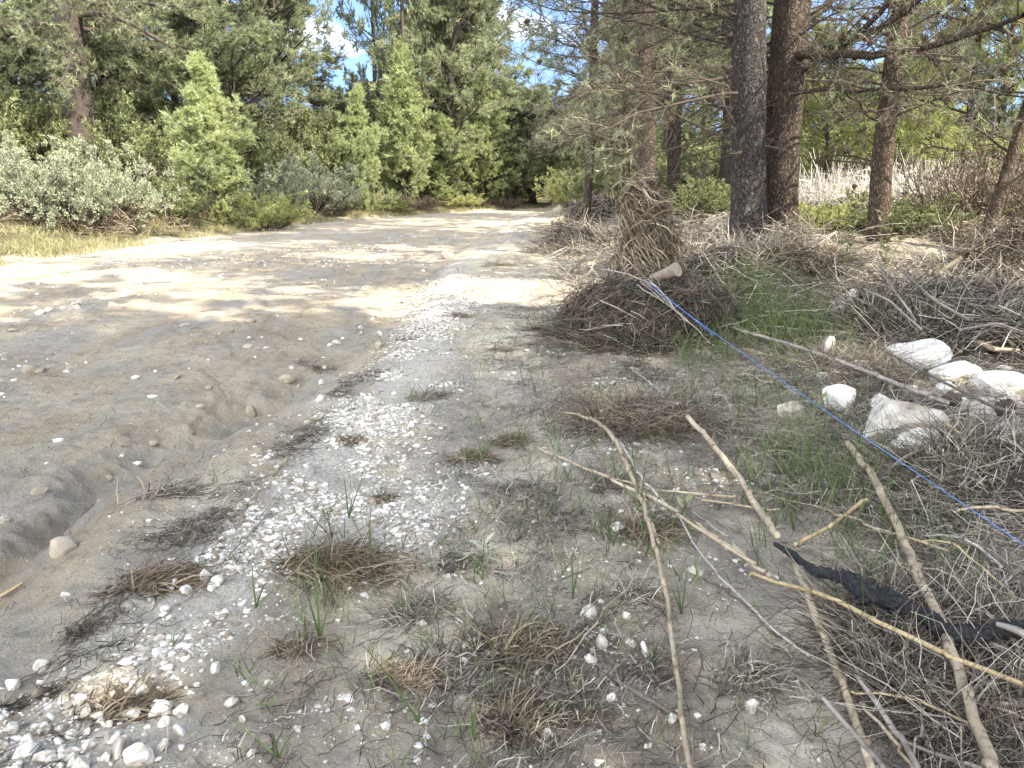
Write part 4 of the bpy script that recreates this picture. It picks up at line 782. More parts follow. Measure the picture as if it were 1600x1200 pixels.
#DEBRIS
# ------------------------------------------------------------------ flood debris heaps
def heap(name, label, c, rx, ry, h, n=1500, L=(0.12, 0.4), r=0.0025, mats=('strawdark', 'straw'), frac=0.3, seed=0, group=None, comb=None, sticks=0, power=1.0, wob=0.24, cat='debris pile', stick_mat='canegrey', lower=0.0, fr=0.75):
    rng = np.random.default_rng(seed); t = thing(name, label, cat, c, 0, group)
    V, F = I4; V = V[:, :].copy(); u = 1 + 0.55 * fbm(V[:, 0] * 1.5 + seed, V[:, 1] * 1.5 + V[:, 2], 1.3, 4, seed)
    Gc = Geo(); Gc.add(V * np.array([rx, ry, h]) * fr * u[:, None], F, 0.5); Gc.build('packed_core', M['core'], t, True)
    for mi, (mt, nn_) in enumerate(((mats[0], int(n * (1 - frac))), (mats[1], int(n * frac)))):
        G = Geo(); az = rng.random(nn_) * 6.28; uz = rng.random(nn_) ** power
        el = np.arcsin(np.clip(uz, 0, 1)); base = np.stack([np.cos(az) * np.cos(el), np.sin(az) * np.cos(el), np.sin(el)], 1)
        rad = 1 + 0.42 * fbm(base[:, 0] * 1.5 + seed, base[:, 1] * 1.5 + base[:, 2], 1.3, 4, seed)
        depth = 0.80 + 0.24 * rng.random(nn_)
        B = base * np.array([rx, ry, h]) * (rad * depth)[:, None]; nrmv = nrm(base / np.array([rx, ry, h]))
        B0, N0 = B, nrmv; tang = nrm(np.cross(nrmv, rng.normal(size=(nn_, 3))))
        if comb is not None: tang = nrm(tang * 0.55 + np.asarray(comb)); tang = nrm(tang - (tang * nrmv).sum(1, keepdims=True) * nrmv * 0.9)
        ln = rng.uniform(*L, nn_); K = 6; pts = [B - tang * (ln * 0.5)[:, None]]; d = tang.copy()
        bend = rng.normal(0, wob, (nn_, 3))
        for k_ in range(1, K):
            pr = pts[-1] / np.array([rx, ry, h]); rr = nrm(pr / np.array([rx, ry, h]))
            d = nrm(d + bend * 0.5 + rng.normal(0, wob * 0.6, (nn_, 3)) - rr * 0.28 * (ln / (K - 1) / max(min(rx, h), 0.05))[:, None] * 1.5); pts.append(pts[-1] + d * (ln / (K - 1))[:, None])
        Q = np.stack(pts, 1)
        zmin = HG(Q[..., 0] + c[0], Q[..., 1] + c[1]) - c[2] + 0.004; Q[..., 2] = np.maximum(Q[..., 2], zmin)
        G.tubes(Q, taper(Q, r * rng.uniform(0.5, 1.6, nn_), r * 0.5), 3, rng.random(nn_))
        ns = int(nn_ * 0.3); az = rng.random(ns) * 6.28; q0 = 0.75 + 0.42 * rng.random(ns) ** 1.6; B = np.stack([np.cos(az) * rx * q0, np.sin(az) * ry * q0, np.zeros(ns)], 1)
        B[:, 2] = HG(B[:, 0] + c[0], B[:, 1] + c[1]) - c[2] + 0.01 + 0.25 * h * rng.random(ns) * np.clip(1.35 - q0, 0, 1); a2 = az + rng.normal(0, 1.2, ns)
        Q = grow(rng, B, nrm(np.stack([np.cos(a2), np.sin(a2), rng.normal(0.15, 0.35, ns)], 1)), rng.uniform(*L, ns), 6, 0.16, -0.06); Q[..., 2] = np.maximum(Q[..., 2], HG(Q[..., 0] + c[0], Q[..., 1] + c[1]) - c[2] + 0.004)
        G.tubes(Q, taper(Q, r * rng.uniform(0.5, 1.6, ns), r * 0.5), 3, rng.random(ns))
        ns = int(nn_ * 0.12); k9 = rng.integers(0, nn_, ns); Q = grow(rng, B0[k9], nrm(N0[k9] + rng.normal(0, 0.9, (ns, 3))), rng.uniform(L[0], L[1] * 0.8, ns), 6, 0.2, -0.12); G.tubes(Q, taper(Q, r * rng.uniform(0.6, 1.7, ns), r * 0.5), 3, rng.uniform(0.3, 1, ns))
        G.build('straw_tangle' if mi else 'root_tangle', M[mt], t)
    for k_ in range(sticks):
        az = rng.random() * 6.28; uz = rng.random() ** 0.6; b = np.array([math.cos(az) * math.sqrt(1 - uz * uz) * rx, math.sin(az) * math.sqrt(1 - uz * uz) * ry, uz * h]) * 0.95
        nv = nrm(b / np.array([rx, ry, h]) ** 2); tg = nrm(np.cross(nv, rng.normal(size=3))); ln = rng.uniform(0.3, 0.9) * min(1.2, rx + 0.3)
        Q = grow(rng, (b - tg * ln * 0.5)[None], tg[None], np.array([ln]), 6, 0.06)
        zmin = HG(Q[..., 0] + c[0], Q[..., 1] + c[1]) - c[2] + 0.01; Q[..., 2] = np.maximum(Q[..., 2], zmin)
        G = Geo(); G.tubes(Q, taper(Q, rng.uniform(0.005, 0.010), 0.003), 6, rng.random(), cap=True); G.build('stick', M[stick_mat], t, True)
    return t
# main heap and the grass column above it
pb = Gt(1010, 548); yb = pb[1] + 0.45
c0 = np.array([P(1012, 500, yb)[0], yb, float(H(P(1012, 500, yb)[0], yb, False)) - 0.02]); sc = scale_at(yb)
zt = P(1012, 432, yb)[2] - c0[2]
heapmain = heap('debris_heap', 'dark mound of rootlets and straw with the blue cord tied to its top', c0, 128 * sc, 0.6, zt, 6500, (0.12, 0.45), 0.0025, ('strawdark', 'straw'), 0.15, 61, sticks=26, wob=0.16)
def column(name, label, base, pts, radii, n, seed, comb_up=0.0):
    rng = np.random.default_rng(seed); t = thing(name, label, 'dry grass', base); pts = np.asarray(pts) - base; d = np.linspace(0, 1, len(pts))
    G = Geo(); q_ = np.stack([np.interp(np.linspace(0, 1, 14), d, pts[:, i]) for i in range(3)], 1)[None]; rr = np.interp(np.linspace(0, 1, 14), d, radii)[None]
    G.tubes(q_, rr * 0.6, 10, 0.5, cap=True); G.build('buried_stump', M['core'], t, True)
    for nm, fr_, mt, r, Ls in (('draped_grass', 0.72, 'straw', 0.006, (0.3, 0.75)), ('grey_strands', 0.28, 'grey_straw', 0.005, (0.25, 0.6))):
        N = int(n * fr_); u = rng.random(N) ** 0.9; c = np.stack([np.interp(u, d, pts[:, i]) for i in range(3)], 1); R_ = np.interp(u, d, radii)
        # strands start at the upstream (left) side, arch over the top/right and hang down
        a = np.where(rng.random(N) < 0.8, rng.uniform(math.pi - 0.5, 2 * math.pi, N), rng.uniform(0, 6.28, N))
        out = np.stack([np.cos(a), np.sin(a), np.zeros(N)], 1)
        sgn = np.where(rng.random(N) < 0.85, 1.0, -1.0)[:, None]
        B = c + out * R_[:, None] * rng.uniform(0.65, 0.95, (N, 1)); tg = np.stack([-out[:, 1], out[:, 0], np.zeros(N)], 1) * sgn
        dd = nrm(tg * 1.0 + out * 0.35 + np.stack([np.zeros(N), np.zeros(N), rng.uniform(-0.2, 1.1, N)], 1)); ln = rng.uniform(*Ls, N); K = 8; P_ = [B]
        for k_ in range(1, K):
            fromc = P_[-1] - c; fromc[:, 2] = 0; inw = -nrm(fromc) * np.clip(np.linalg.norm(fromc, axis=1, keepdims=True) / R_[:, None] - 0.75, 0, 1.0)
            dd = nrm(dd + inw * 0.75 + np.array([0, 0, -0.36]) + rng.normal(0, 0.12, (N, 3))); P_.append(P_[-1] + dd * (ln / (K - 1))[:, None])
        Q = np.stack(P_, 1); k = np.linspace(1, 0.35, K)[None]
        G = Geo(); G.strips(Q, r * 2.4 * k * rng.uniform(0.5, 1.5, (N, 1)), rng.normal(size=(N, 3)), rng.random(N)); G.build(nm, M[mt], t)
    return t
yc = yb + 0.35; s_c = scale_at(yc); bc = P(1010, 430, yc)
column('dry_grass_column', 'tall shaggy column of curled dry grass wrapped round a stump, behind the dark mound', bc, [bc, P(1008, 395, yc), P(1012, 350, yc), P(1006, 315, yc), P(998, 285, yc)], [46 * s_c, 37 * s_c, 30 * s_c, 20 * s_c, 8 * s_c], 2400, 71)
def tubething(name, label, cat, pts, rads, mat, sides=10, K=24, group=None, nodes=None, cap=True, seed=0, rough=0.0, parts=None):
    rng = np.random.default_rng(seed); pts = np.asarray(pts, float); base = pts[0].copy(); pts = pts - base
    d = np.concatenate([[0], np.cumsum(np.linalg.norm(np.diff(pts, axis=0), axis=1))]); u = np.linspace(0, d[-1], K)
    r = np.interp(u, d, rads); q_ = np.stack([np.interp(u, d, pts[:, i]) for i in range(3)], 1)
    for _ in range(max(1, K // 12)): q_[1:-1] = (q_[:-2] + 2 * q_[1:-1] + q_[2:]) / 4
    if nodes:                                   # swollen cane joints
        du = (u % nodes) / nodes; 
        uu = []; rr = []
        k = 0.0
        while k < d[-1]:
            for o_, f_ in ((0.0, 1.0), (0.012, 1.22), (0.02, 0.95)):
                if k + o_ < d[-1]: uu.append(k + o_); rr.append(f_)
            uu.append(min(k + nodes * 0.5, d[-1])); rr.append(0.97); k += nodes * rng.uniform(0.85, 1.15)
        uu.append(d[-1]); rr.append(0.9); uu = np.array(uu); o2 = np.argsort(uu); uu = uu[o2]; f2 = np.array(rr)[o2]
        keep = np.concatenate([[True], np.diff(uu) > 1e-4]); uu = uu[keep]; f2 = f2[keep]
        q_ = np.stack([np.interp(uu, u, q_[:, i]) for i in range(3)], 1); r = np.interp(uu, u, r) * f2; u = uu
    def el(V, a):
        if not rough: return 0
        zz = np.broadcast_to(u[None, :, None], V.shape[:3]); aa = np.broadcast_to(a[None, None], V.shape[:3])
        return (V - q_[None, :, None]) * (rough * 2 * fbm(np.cos(aa) * 1.5 + seed, np.sin(aa) * 1.5 + zz * 24, 1, 5, seed, 0.7))[..., None]
    if nodes: q_ = q_ + rng.normal(0, 0.0035, q_.shape)
    bv = 0.35 + 0.45 * float(rng.random())
    G = Geo(); G.tubes(q_[None], r[None], sides, bv, cap=cap, elong=el)
    if nodes:
        vv = np.where(f2 > 1.1, 0.05, bv) + np.clip(rng.normal(0, 0.12, len(f2)), -0.25, 0.25)
        G.A[-1] = np.repeat(vv, sides)
    o = G.build(name, mat, None, True); o.location = tuple(base)
    return tag(o, label, cat, group)
def run(px, zs, label_big=False):                           # px: [(x,y,wpx)], heights above terrain -> pts, radii
    pts = []; rads = []
    for (a, b, w_), z in zip(px, zs):
        p = Gt(a, b, z); pts.append(p); dd = p[1] * cp + (CAMZ - p[2]) * sp_; rads.append(w_ * (0.50 if label_big else 0.35) * dd / FPX)
    return pts, rads
def cane(label, px, zs=None, mat='cane', nodes=0.22, group='fallen canes', name='cane', seed=None, sides=10, K=26, cat='cane'):
    if zs is None: zs = [0.02] * len(px)
    p, r = run(px, zs); return tubething(name, label, cat, p, r, M[mat], sides, K, group, nodes, seed=(px[0][0] + px[0][1]) if seed is None else seed)
# log end on the heap
pl = P(1052, 424, yb - 0.15); tl = tubething('log', 'short sawn log with a pale cut end lying on top of the dark mound', 'log', [P(1018, 436, yb - 0.10), P(1036, 430, yb - 0.18), P(1058, 421, yb - 0.28)], [7 * sc, 8 * sc, 11 * sc], M['cutwood'], 14, 6, seed=5, rough=0.06)
# blue cord
tie = P(1010, 442, yb - 0.25)
def cord(label, a, b, sag, r, seed):
    t = np.linspace(0, 1, 20)[:, None]; a = np.array(a); b = np.array(b); pts = a + (b - a) * t; pts[:, 2] -= sag * 4 * (t * (1 - t))[:, 0]
    return tubething('cord', label, 'cord', pts, [r] * 20, M['cord'], 6, 60, 'blue cords', seed=seed)
endp = P(1610, 858, 2.05)
cord('bright blue cord stretched from the dark mound to the lower right edge', tie, endp, 0.02, 0.0017, 1)
cord('short frayed pale blue cord end lying along the long cord near the knot', tie + np.array([0.0, -0.03, 0.02]), P(1115, 524, yb - 0.75), 0.0, 0.0022, 2)
for i, (a, b) in enumerate([((1000, 436), (1070, 500)), ((1000, 440), (1120, 545)), ((1012, 436), (1060, 490)), ((940, 420), (1030, 450)), ((995, 445), (1095, 520))]):
    q1 = P(a[0], a[1], yb - 0.3); q2 = P(b[0], b[1], yb - 0.62 - 0.05 * i)
    o = tubething('stick', None, None, [q1, (q1 + q2) / 2 + [0, 0, 0.03], q2], [0.005, 0.0045, 0.003], M['canegrey'], 6, 10, None, 0.15, seed=i); o.parent = heapmain; o.location = tuple(q1 - c0)
# other heaps
def heap_px(name, label, px, py, wpx, hpx, depth, n, **kw):
    p = Gt(px, py); yy = p[1] + depth * 0.5; x_ = P(px, py, yy)[0]; z_ = float(H(x_, yy, False)); s_ = scale_at(yy) * 1.02
    return heap(name, label, np.array([x_, yy, z_ - 0.01]), wpx / 2 * s_, depth, hpx * s_, n, **kw)
heap_px('debris_mound', 'low grey debris mound left of the grass column beside the track', 905, 395, 110, 42, 0.8, 2200, seed=80, mats=('grey_straw', 'strawdark'), frac=0.5, L=(0.2, 0.7), r=0.004, sticks=14, group='grey debris mounds')
heap_px('debris_mound', 'farther small brown mound at the edge of the track', 935, 350, 90, 34, 0.9, 1200, seed=81, mats=('strawdark', 'grey_straw'), L=(0.2, 0.7), r=0.005, sticks=6, group='grey debris mounds')
heap_px('debris_mound', 'brown debris mound in front of the thick grey trunk', 1150, 425, 150, 28, 0.6, 3400, seed=82, mats=('grey_straw', 'strawdark'), frac=0.4, L=(0.15, 0.5), r=0.003, sticks=16, group='grey debris mounds')
heap_px('debris_mound', 'shaded mound of straw between the two trunk feet', 1250, 425, 110, 28, 0.5, 2000, seed=83, mats=('straw', 'strawdark'), frac=0.5, L=(0.12, 0.4), r=0.003, sticks=6, group='grey debris mounds')
heap_px('straw_heap', 'wide grey straw heap with bare branches at the right', 1490, 545, 290, 62, 0.85, 7000, seed=84, mats=('strawdark', 'grey_straw'), frac=0.4, L=(0.2, 0.7), r=0.0032, sticks=40, group='straw heaps', comb=(0.8, 0.1, 0))
heap_px('straw_heap', 'dark clump of flood straw wrapped round the bush at the right edge', 1570, 440, 110, 62, 0.35, 3600, seed=85, mats=('strawdark', 'straw'), frac=0.25, L=(0.15, 0.5), r=0.003, sticks=8, comb=(0.9, 0, 0.15), group='straw heaps')
heap_px('straw_heap', 'small brown straw clump caught in the twigs above the dark one', 1530, 385, 90, 30, 0.2, 1200, seed=86, mats=('straw', 'strawdark'), frac=0.4, L=(0.12, 0.4), r=0.003, comb=(0.9, 0, 0.1), group='straw heaps')
heap_px('straw_heap', 'straw tangle over the stones behind the boulder', 1350, 600, 130, 24, 0.3, 1700, seed=87, mats=('straw', 'grey_straw'), frac=0.4, L=(0.12, 0.45), r=0.002, sticks=10, comb=(0.9, -0.2, 0), group='straw heaps')
heap_px('straw_heap', 'tangled straw mass at the right edge below the boulder', 1540, 790, 220, 70, 0.32, 5200, seed=88, mats=('grey_straw', 'strawdark'), frac=0.5, L=(0.12, 0.45), r=0.0018, sticks=18, group='straw heaps', fr=0.6)
heap_px('straw_heap', 'flat brown straw mat behind the bent cane in mid picture', 1010, 680, 190, 34, 0.28, 3000, seed=89, mats=('straw', 'strawdark'), frac=0.45, L=(0.08, 0.35), r=0.0014, sticks=8, comb=(0.9, 0.1, 0), group='straw heaps')
heap_px('straw_heap', 'tangle of canes and straw in the lower right corner', 1500, 1120, 330, 34, 0.35, 5200, seed=90, mats=('grey_straw', 'strawdark'), frac=0.55, L=(0.1, 0.4), r=0.0014, sticks=10, group='straw heaps', fr=0.6)
for i, (px, py, w_, h_) in enumerate([(75, 335, 100, 30), (150, 350, 110, 24), (370, 340, 90, 28), (500, 330, 60, 18), (600, 325, 80, 14), (720, 322, 70, 12)]):
    heap_px('flood_heap', ['brown flood heap under the silver shrub at far left', 'straw heap right of the silver shrub at the verge', 'brown heap under the nearest young pine', 'small rusty heap left of the slender young pine', 'low rusty heap under the tallest young pine', 'low rusty heap near the bend of the track'][i], px, py, w_, h_, 0.7, 1300, seed=100 + i, mats=('straw', 'strawdark'), frac=0.4, L=(0.2, 0.7), r=0.006, group='brown flood heaps on the left bank')
# ------------------------------------------------------------------ canes and sticks, near right
cane('long bent cane arching from mid picture to the bottom edge', [(880, 645, 6), (925, 652, 8), (955, 675, 9), (985, 735, 10), (1010, 800, 10), (1030, 880, 11), (1045, 960, 11), (1058, 1060, 12), (1068, 1130, 13), (1078, 1215, 14)], [0.05, 0.08, 0.09, 0.08, 0.07, 0.06, 0.05, 0.04, 0.03, 0.03])
cane('pale cane with a cut top leading to the charred branch', [(1074, 652, 11), (1110, 690, 13), (1165, 760, 14), (1215, 838, 17)], [0.12, 0.10, 0.08, 0.08])
cane('peeling white cane running under the yellow one down to the bottom', [(1240, 880, 13), (1265, 935, 17), (1290, 1000, 18), (1320, 1080, 18), (1345, 1150, 20), (1365, 1215, 22)], [0.05, 0.05, 0.04, 0.03, 0.03, 0.03])
cane('thickest tan cane crossing under the charred branch', [(1325, 690, 14), (1370, 755, 17), (1415, 850, 19), (1455, 940, 22), (1490, 1020, 24), (1520, 1110, 26), (1555, 1215, 28)], [0.10, 0.10, 0.10, 0.11, 0.12, 0.12, 0.12], mat='cane')
cane('straight yellow cane lying across the others', [(1172, 896, 8), (1290, 932, 11), (1400, 985, 12), (1500, 1030, 12), (1610, 1075, 12)], [0.06, 0.11, 0.12, 0.13, 0.13], mat='caneyellow')
cane('thin cane slanting from the middle to the tangle', [(838, 698, 5), (920, 735, 7), (1010, 772, 8), (1100, 832, 9), (1180, 882, 9)], [0.02, 0.05, 0.07, 0.08, 0.06])
cane('second thin cane parallel to the slanting one', [(900, 728, 3), (1000, 762, 4), (1080, 772, 5), (1150, 776, 6)], [0.02, 0.05, 0.06, 0.05])
cane('thin white bent twig beside the pale cane', [(1058, 800, 4), (1085, 850, 5), (1130, 910, 6), (1200, 975, 6), (1272, 1030, 6)], [0.06, 0.07, 0.06, 0.05, 0.03], mat='canegrey')
cane('grey purple cane at the bottom right pointing to the corner', [(1280, 1088, 10), (1320, 1130, 12), (1360, 1175, 13), (1400, 1225, 14)], [0.04, 0.05, 0.05, 0.04], mat='canegrey')
cane('whitish split cane right of the grey purple one', [(1335, 1055, 10), (1375, 1105, 13), (1415, 1165, 14), (1440, 1225, 14)], [0.06, 0.06, 0.06, 0.05], mat='canegrey')
cane('long grey cane from the mound to the white stones', [(1145, 512, 6), (1220, 534, 8), (1300, 560, 9), (1380, 590, 10), (1480, 630, 10)], [0.12, 0.12, 0.12, 0.12, 0.10], mat='canegrey')
cane('dark thin stick above the boulder', [(1355, 532, 4), (1430, 575, 5), (1500, 610, 6), (1560, 640, 8), (1610, 648, 8)], [0.14, 0.14, 0.13, 0.12, 0.1], mat='stickdark', nodes=None, name='stick', cat='stick')
cane('dark mossy stick in front of the boulder', [(1395, 685, 9), (1450, 680, 10), (1500, 670, 9)], [0.08, 0.08, 0.08], mat='stickdark', nodes=None, name='stick', cat='stick')
cane('dark broken stick at bottom centre', [(962, 1062, 8), (1000, 1085, 12), (1050, 1115, 10)], [0.01, 0.015, 0.01], mat='stickdark', nodes=None, name='stick', cat='stick')
cane('thin dark dry stem in the centre foreground, running to the bottom', [(690, 1050, 3), (740, 1040, 3), (835, 1020, 3)], [0.03, 0.04, 0.03], mat='stickdark', nodes=None, name='stick', cat='stick')
cane('cane joining the long grey one to the right edge', [(1480, 518, 9), (1550, 545, 11), (1592, 547, 10)], [0.12, 0.14, 0.14], mat='cane')
cane('cane resting in the straw below the boulder', [(1390, 735, 9), (1440, 700, 10), (1500, 680, 10)], [0.08, 0.14, 0.16], mat='canegrey')
cane('broken cane piece pointing up right of the charred tip', [(1245, 852, 10), (1300, 820, 10), (1355, 782, 9)], [0.05, 0.07, 0.09], mat='caneyellow')
for i, (pts_, zz, m_, l_) in enumerate([
 ([(1085, 815, 8), (1150, 860, 9), (1200, 900, 10)], 0.05, 'cane', 'short cane beside the slanting thin cane'), ([(1070, 790, 5), (1120, 825, 6), (1165, 865, 7)], 0.07, 'canegrey', 'short grey stem near the broad green leaf'),
 ([(1090, 780, 5), (1160, 790, 6), (1220, 800, 6)], 0.04, 'cane', 'level cane piece left of the pale cane'), ([(1300, 800, 5), (1400, 835, 6), (1480, 860, 7)], 0.10, 'cane', 'cane stem behind the charred branch'),
 ([(1440, 835, 5), (1510, 840, 7), (1565, 885, 8)], 0.12, 'canegrey', 'bent grey stem at the right above the charred branch'), ([(1420, 845, 4), (1490, 845, 5), (1590, 935, 6)], 0.1, 'caneyellow', 'thin yellow stem under the bent grey one'),
 ([(1330, 1080, 5), (1420, 1090, 6), (1540, 1140, 7)], 0.06, 'caneyellow', 'yellow stem in the lower right tangle'), ([(1400, 1160, 8), (1500, 1190, 10), (1580, 1225, 10)], 0.05, 'canegrey', 'grey cane near the lower right corner'),
 ([(1360, 1010, 6), (1450, 1070, 7), (1600, 1120, 8)], 0.07, 'canegrey', 'long grey stem below the yellow cane'), ([(1550, 1095, 12), (1620, 1110, 14)], 0.08, 'canegrey', 'thick pale stub at the lower right edge'),
 ([(1345, 1100, 8), (1400, 1160, 9), (1450, 1225, 10)], 0.04, 'cane', 'cane between the split cane and the thick tan cane'), ([(1480, 930, 4), (1540, 960, 5), (1610, 1010, 5)], 0.12, 'canegrey', 'thin grey stem above the charred branch end'),
 ([(1340, 965, 4), (1440, 1010, 6), (1610, 1110, 7)], 0.09, 'canegrey', 'grey stem crossing under the yellow cane'), ([(1420, 1225, 6), (1440, 1120, 6), (1420, 1060, 5)], 0.05, 'canegrey', 'crooked whitish root in the lower right tangle'),
 ([(1100, 905, 4), (1160, 940, 5), (1220, 1000, 4)], 0.02, 'stickdark', 'small dark twig left of the white cane'), ([(1490, 800, 6), (1540, 790, 7), (1620, 800, 7)], 0.14, 'cane', 'level cane at the right edge under the cord'),
 ([(1470, 660, 6), (1530, 690, 7), (1620, 700, 8)], 0.16, 'caneyellow', 'cane over the cones at the right edge'), ([(1590, 700, 6), (1530, 715, 6), (1500, 760, 5)], 0.17, 'canegrey', 'bent pale stem beside the cones'),
 ([(1160, 545, 4), (1250, 565, 4), (1330, 585, 5)], 0.06, 'straw' if False else 'caneyellow', 'thin yellow stem below the long grey cane'), ([(1130, 500, 4), (1240, 515, 5), (1400, 525, 5)], 0.1, 'canegrey', 'thin stem above the long grey cane'),
 ([(985, 575, 5), (1030, 610, 6), (1050, 640, 5)], 0.03, 'canegrey', 'short cane in front of the dark mound'), ([(860, 470, 5), (910, 472, 6), (960, 465, 5)], 0.04, 'cane', 'small stick poking left out of the dark mound'),
 ([(960, 690, 4), (1000, 745, 6), (1010, 800, 7), (1030, 850, 7)], 0.06, 'cane', 'cane running beside the long bent one'), ([(945, 665, 6), (975, 700, 7), (1010, 760, 7), (1060, 800, 6)], 0.08, 'canegrey', 'branching grey stem crossing the long bent cane'),
 ([(560, 1010, 2), (640, 965, 3), (700, 930, 3)], 0.03, 'stickdark', 'thin dark stem lying on the silt at the centre left'), ([(880, 1000, 3), (930, 940, 3), (985, 880, 3), (1010, 830, 2)], 0.05, 'canegrey', 'thin straight straw leaning beside the long cane'),
 ([(865, 1060, 3), (940, 960, 4), (1000, 890, 3)], 0.06, 'cane', 'pale stalk crossing the white chips'), ([(180, 1010, 3), (300, 930, 4), (420, 800, 4), (440, 770, 3)], 0.02, 'canegrey', 'long thin stalk lying along the gravel at left'),
 ([(345, 820, 2), (400, 770, 3), (450, 715, 3)], 0.02, 'caneyellow', 'thin yellow straw right of the upper combed tuft')]):
    cane(l_, pts_, [zz * (0.7 if k_ in (0, len(pts_) - 1) else 1.0) for k_ in range(len(pts_))], mat=m_, nodes=0.14, seed=i + 200, sides=8, K=14)
for i, (pts_, l_) in enumerate([([(1370, 390, 4.2), (1380, 430, 4.8), (1430, 500, 5.4)], 'bare grey branch with a hooked tip on the straw heap'), ([(1412, 425, 4.8), (1460, 470, 6.0), (1515, 500, 6.6)], 'bare grey branch sloping down the straw heap'),
      ([(1350, 452, 3.6), (1390, 470, 4.8), (1440, 515, 4.8)], 'lower curved branch at the left of the straw heap'), ([(1310, 462, 2.4), (1340, 465, 3.0), (1400, 505, 3.0)], 'thin curved branch left of the straw heap'), ([(1500, 515, 4.8), (1560, 505, 5.4), (1600, 520, 4.8)], 'short thick branch at the right of the straw heap')]):
    cane(l_, pts_, [0.45 if i != 3 else 0.3, 0.42 if i != 3 else 0.28, 0.35 if i != 3 else 0.2], mat='stickgrey', nodes=None, name='branch', cat='branch', group='bare branches on the straw heap', seed=300 + i)
cane('yellow cut pole end sticking out of the straw heap', [(1470, 425, 10), (1500, 405, 12)], [0.5, 0.55], mat='caneyellow', name='cane', seed=320)
# charred branch
p_, r_ = run([(1212, 850, 7), (1240, 868, 10), (1270, 892, 13), (1300, 897, 16), (1330, 905, 22), (1352, 925, 28), (1385, 938, 34), (1420, 950, 26), (1450, 968, 26), (1480, 988, 26), (1520, 992, 24), (1560, 985, 24), (1630, 985, 26)], [0.08, 0.09, 0.11, 0.12, 0.13, 0.13, 0.13, 0.12, 0.12, 0.12, 0.12, 0.13, 0.14], True)
tubething('charred_branch', 'thick black crooked branch crossing the canes at the lower right', 'branch', p_, r_, M['char'], 26, 240, seed=9, rough=0.36)
cane('thin black root lying below the charred branch', [(1160, 1000, 3), (1210, 960, 4), (1245, 935, 3)], [0.02, 0.03, 0.03], mat='stickdark', nodes=None, name='root', cat='root', seed=330)
cane('pale bark strip at the end of the charred branch', [(1558, 975, 12), (1590, 985, 18), (1630, 1010, 20)], [0.16, 0.17, 0.17], mat='canegrey', nodes=None, name='bark_strip', cat='bark', seed=331)
p_, r_ = run([(0, 932, 7), (18, 922, 8), (36, 910, 5)], [0.02, 0.03, 0.02]); tubething('stick', 'small yellow stick at the left edge of the gully', 'stick', p_, r_, M['caneyellow'], 8, 8, seed=332)
# cones on the ground
for i, (px, py, l_) in enumerate([(1485, 640, 'open dark pine cone on white stones, left one'), (1568, 652, 'open dark pine cone on white stones, right one')]):
    p = Gt(px, py + 10); o = link('pine_cone', CONE, None, p + [0, 0, 0.09], 0, 1.5); o.rotation_euler = (1.2, 0.4, i * 2.0); tag(o, l_, 'pine cone', 'fallen pine cones')
# ------------------------------------------------------------------ dry tufts
def tuft(label, px, py, wpx, hpx, comb, n=300, seed=0, mats=('straw', 'strawdark'), name='dry_tuft', L=None, green=0, group='dry grass tufts', upf=0.55, r=0.0011):
    rng = np.random.default_rng(seed); p = Gt(px, py); dd = math.hypot(p[1], CAMZ); W_ = wpx * dd / FPX; Hh = hpx * dd / FPX; Lb = max(W_, Hh) * 0.62 if L is None else L
    t = thing(name, label, 'grass tuft', p, 0, group); cx = np.array(comb, float)
    for nm, mt, k_, rr in (('straw_blades', mats[0], n, r), ('dark_roots', mats[1], n // 2, r * 0.8)):
        B = np.stack([rng.normal(0, W_ * 0.20, k_), rng.normal(0, W_ * 0.14, k_), np.zeros(k_)], 1) - np.append(cx * W_ * 0.25, 0) ; B[:, 2] = H(B[:, 0] + p[0], B[:, 1] + p[1], False) - p[2] - 0.004
        D = nrm(np.concatenate([cx[None] * 1.0 + rng.normal(0, 0.42 if nm[0] == 's' else 0.9, (k_, 2)) + 0.5 * np.sign(rng.random((k_, 1)) - 0.25) * cx[None], np.abs(rng.normal(upf * 0.6, 0.3, (k_, 1)))], 1))
        Q = grow(rng, B, D, Lb * rng.uniform(0.35, 1.1, k_) * (1 if nm[0] == 's' else 0.6), 7, 0.42 if mats[0] == 'strawdark' else 0.17, -0.20)
        z = HG(Q[..., 0] + p[0], Q[..., 1] + p[1]) - p[2] + 0.002; Q[..., 2] = np.maximum(Q[..., 2], z)
        G = Geo(); G.strips(Q, rr * 2.6 * np.linspace(1, 0.3, 7)[None] * rng.uniform(0.5, 1.6, (k_, 1)), rng.normal(size=(k_, 3)), rng.random(k_)); G.build(nm, M[mt], t)
    if green >= 10:
        G = Geo(); B = np.stack([rng.normal(0, W_ * 0.2, green), rng.normal(0, W_ * 0.15, green), np.zeros(green)], 1); blades(G, rng, B, Lb * 0.9, 0.0035, 0.8, 6); G.build('green_blades', M['grass'], t)
    return t
E = (0.85, 0.5); NW = (0.7, -0.3)
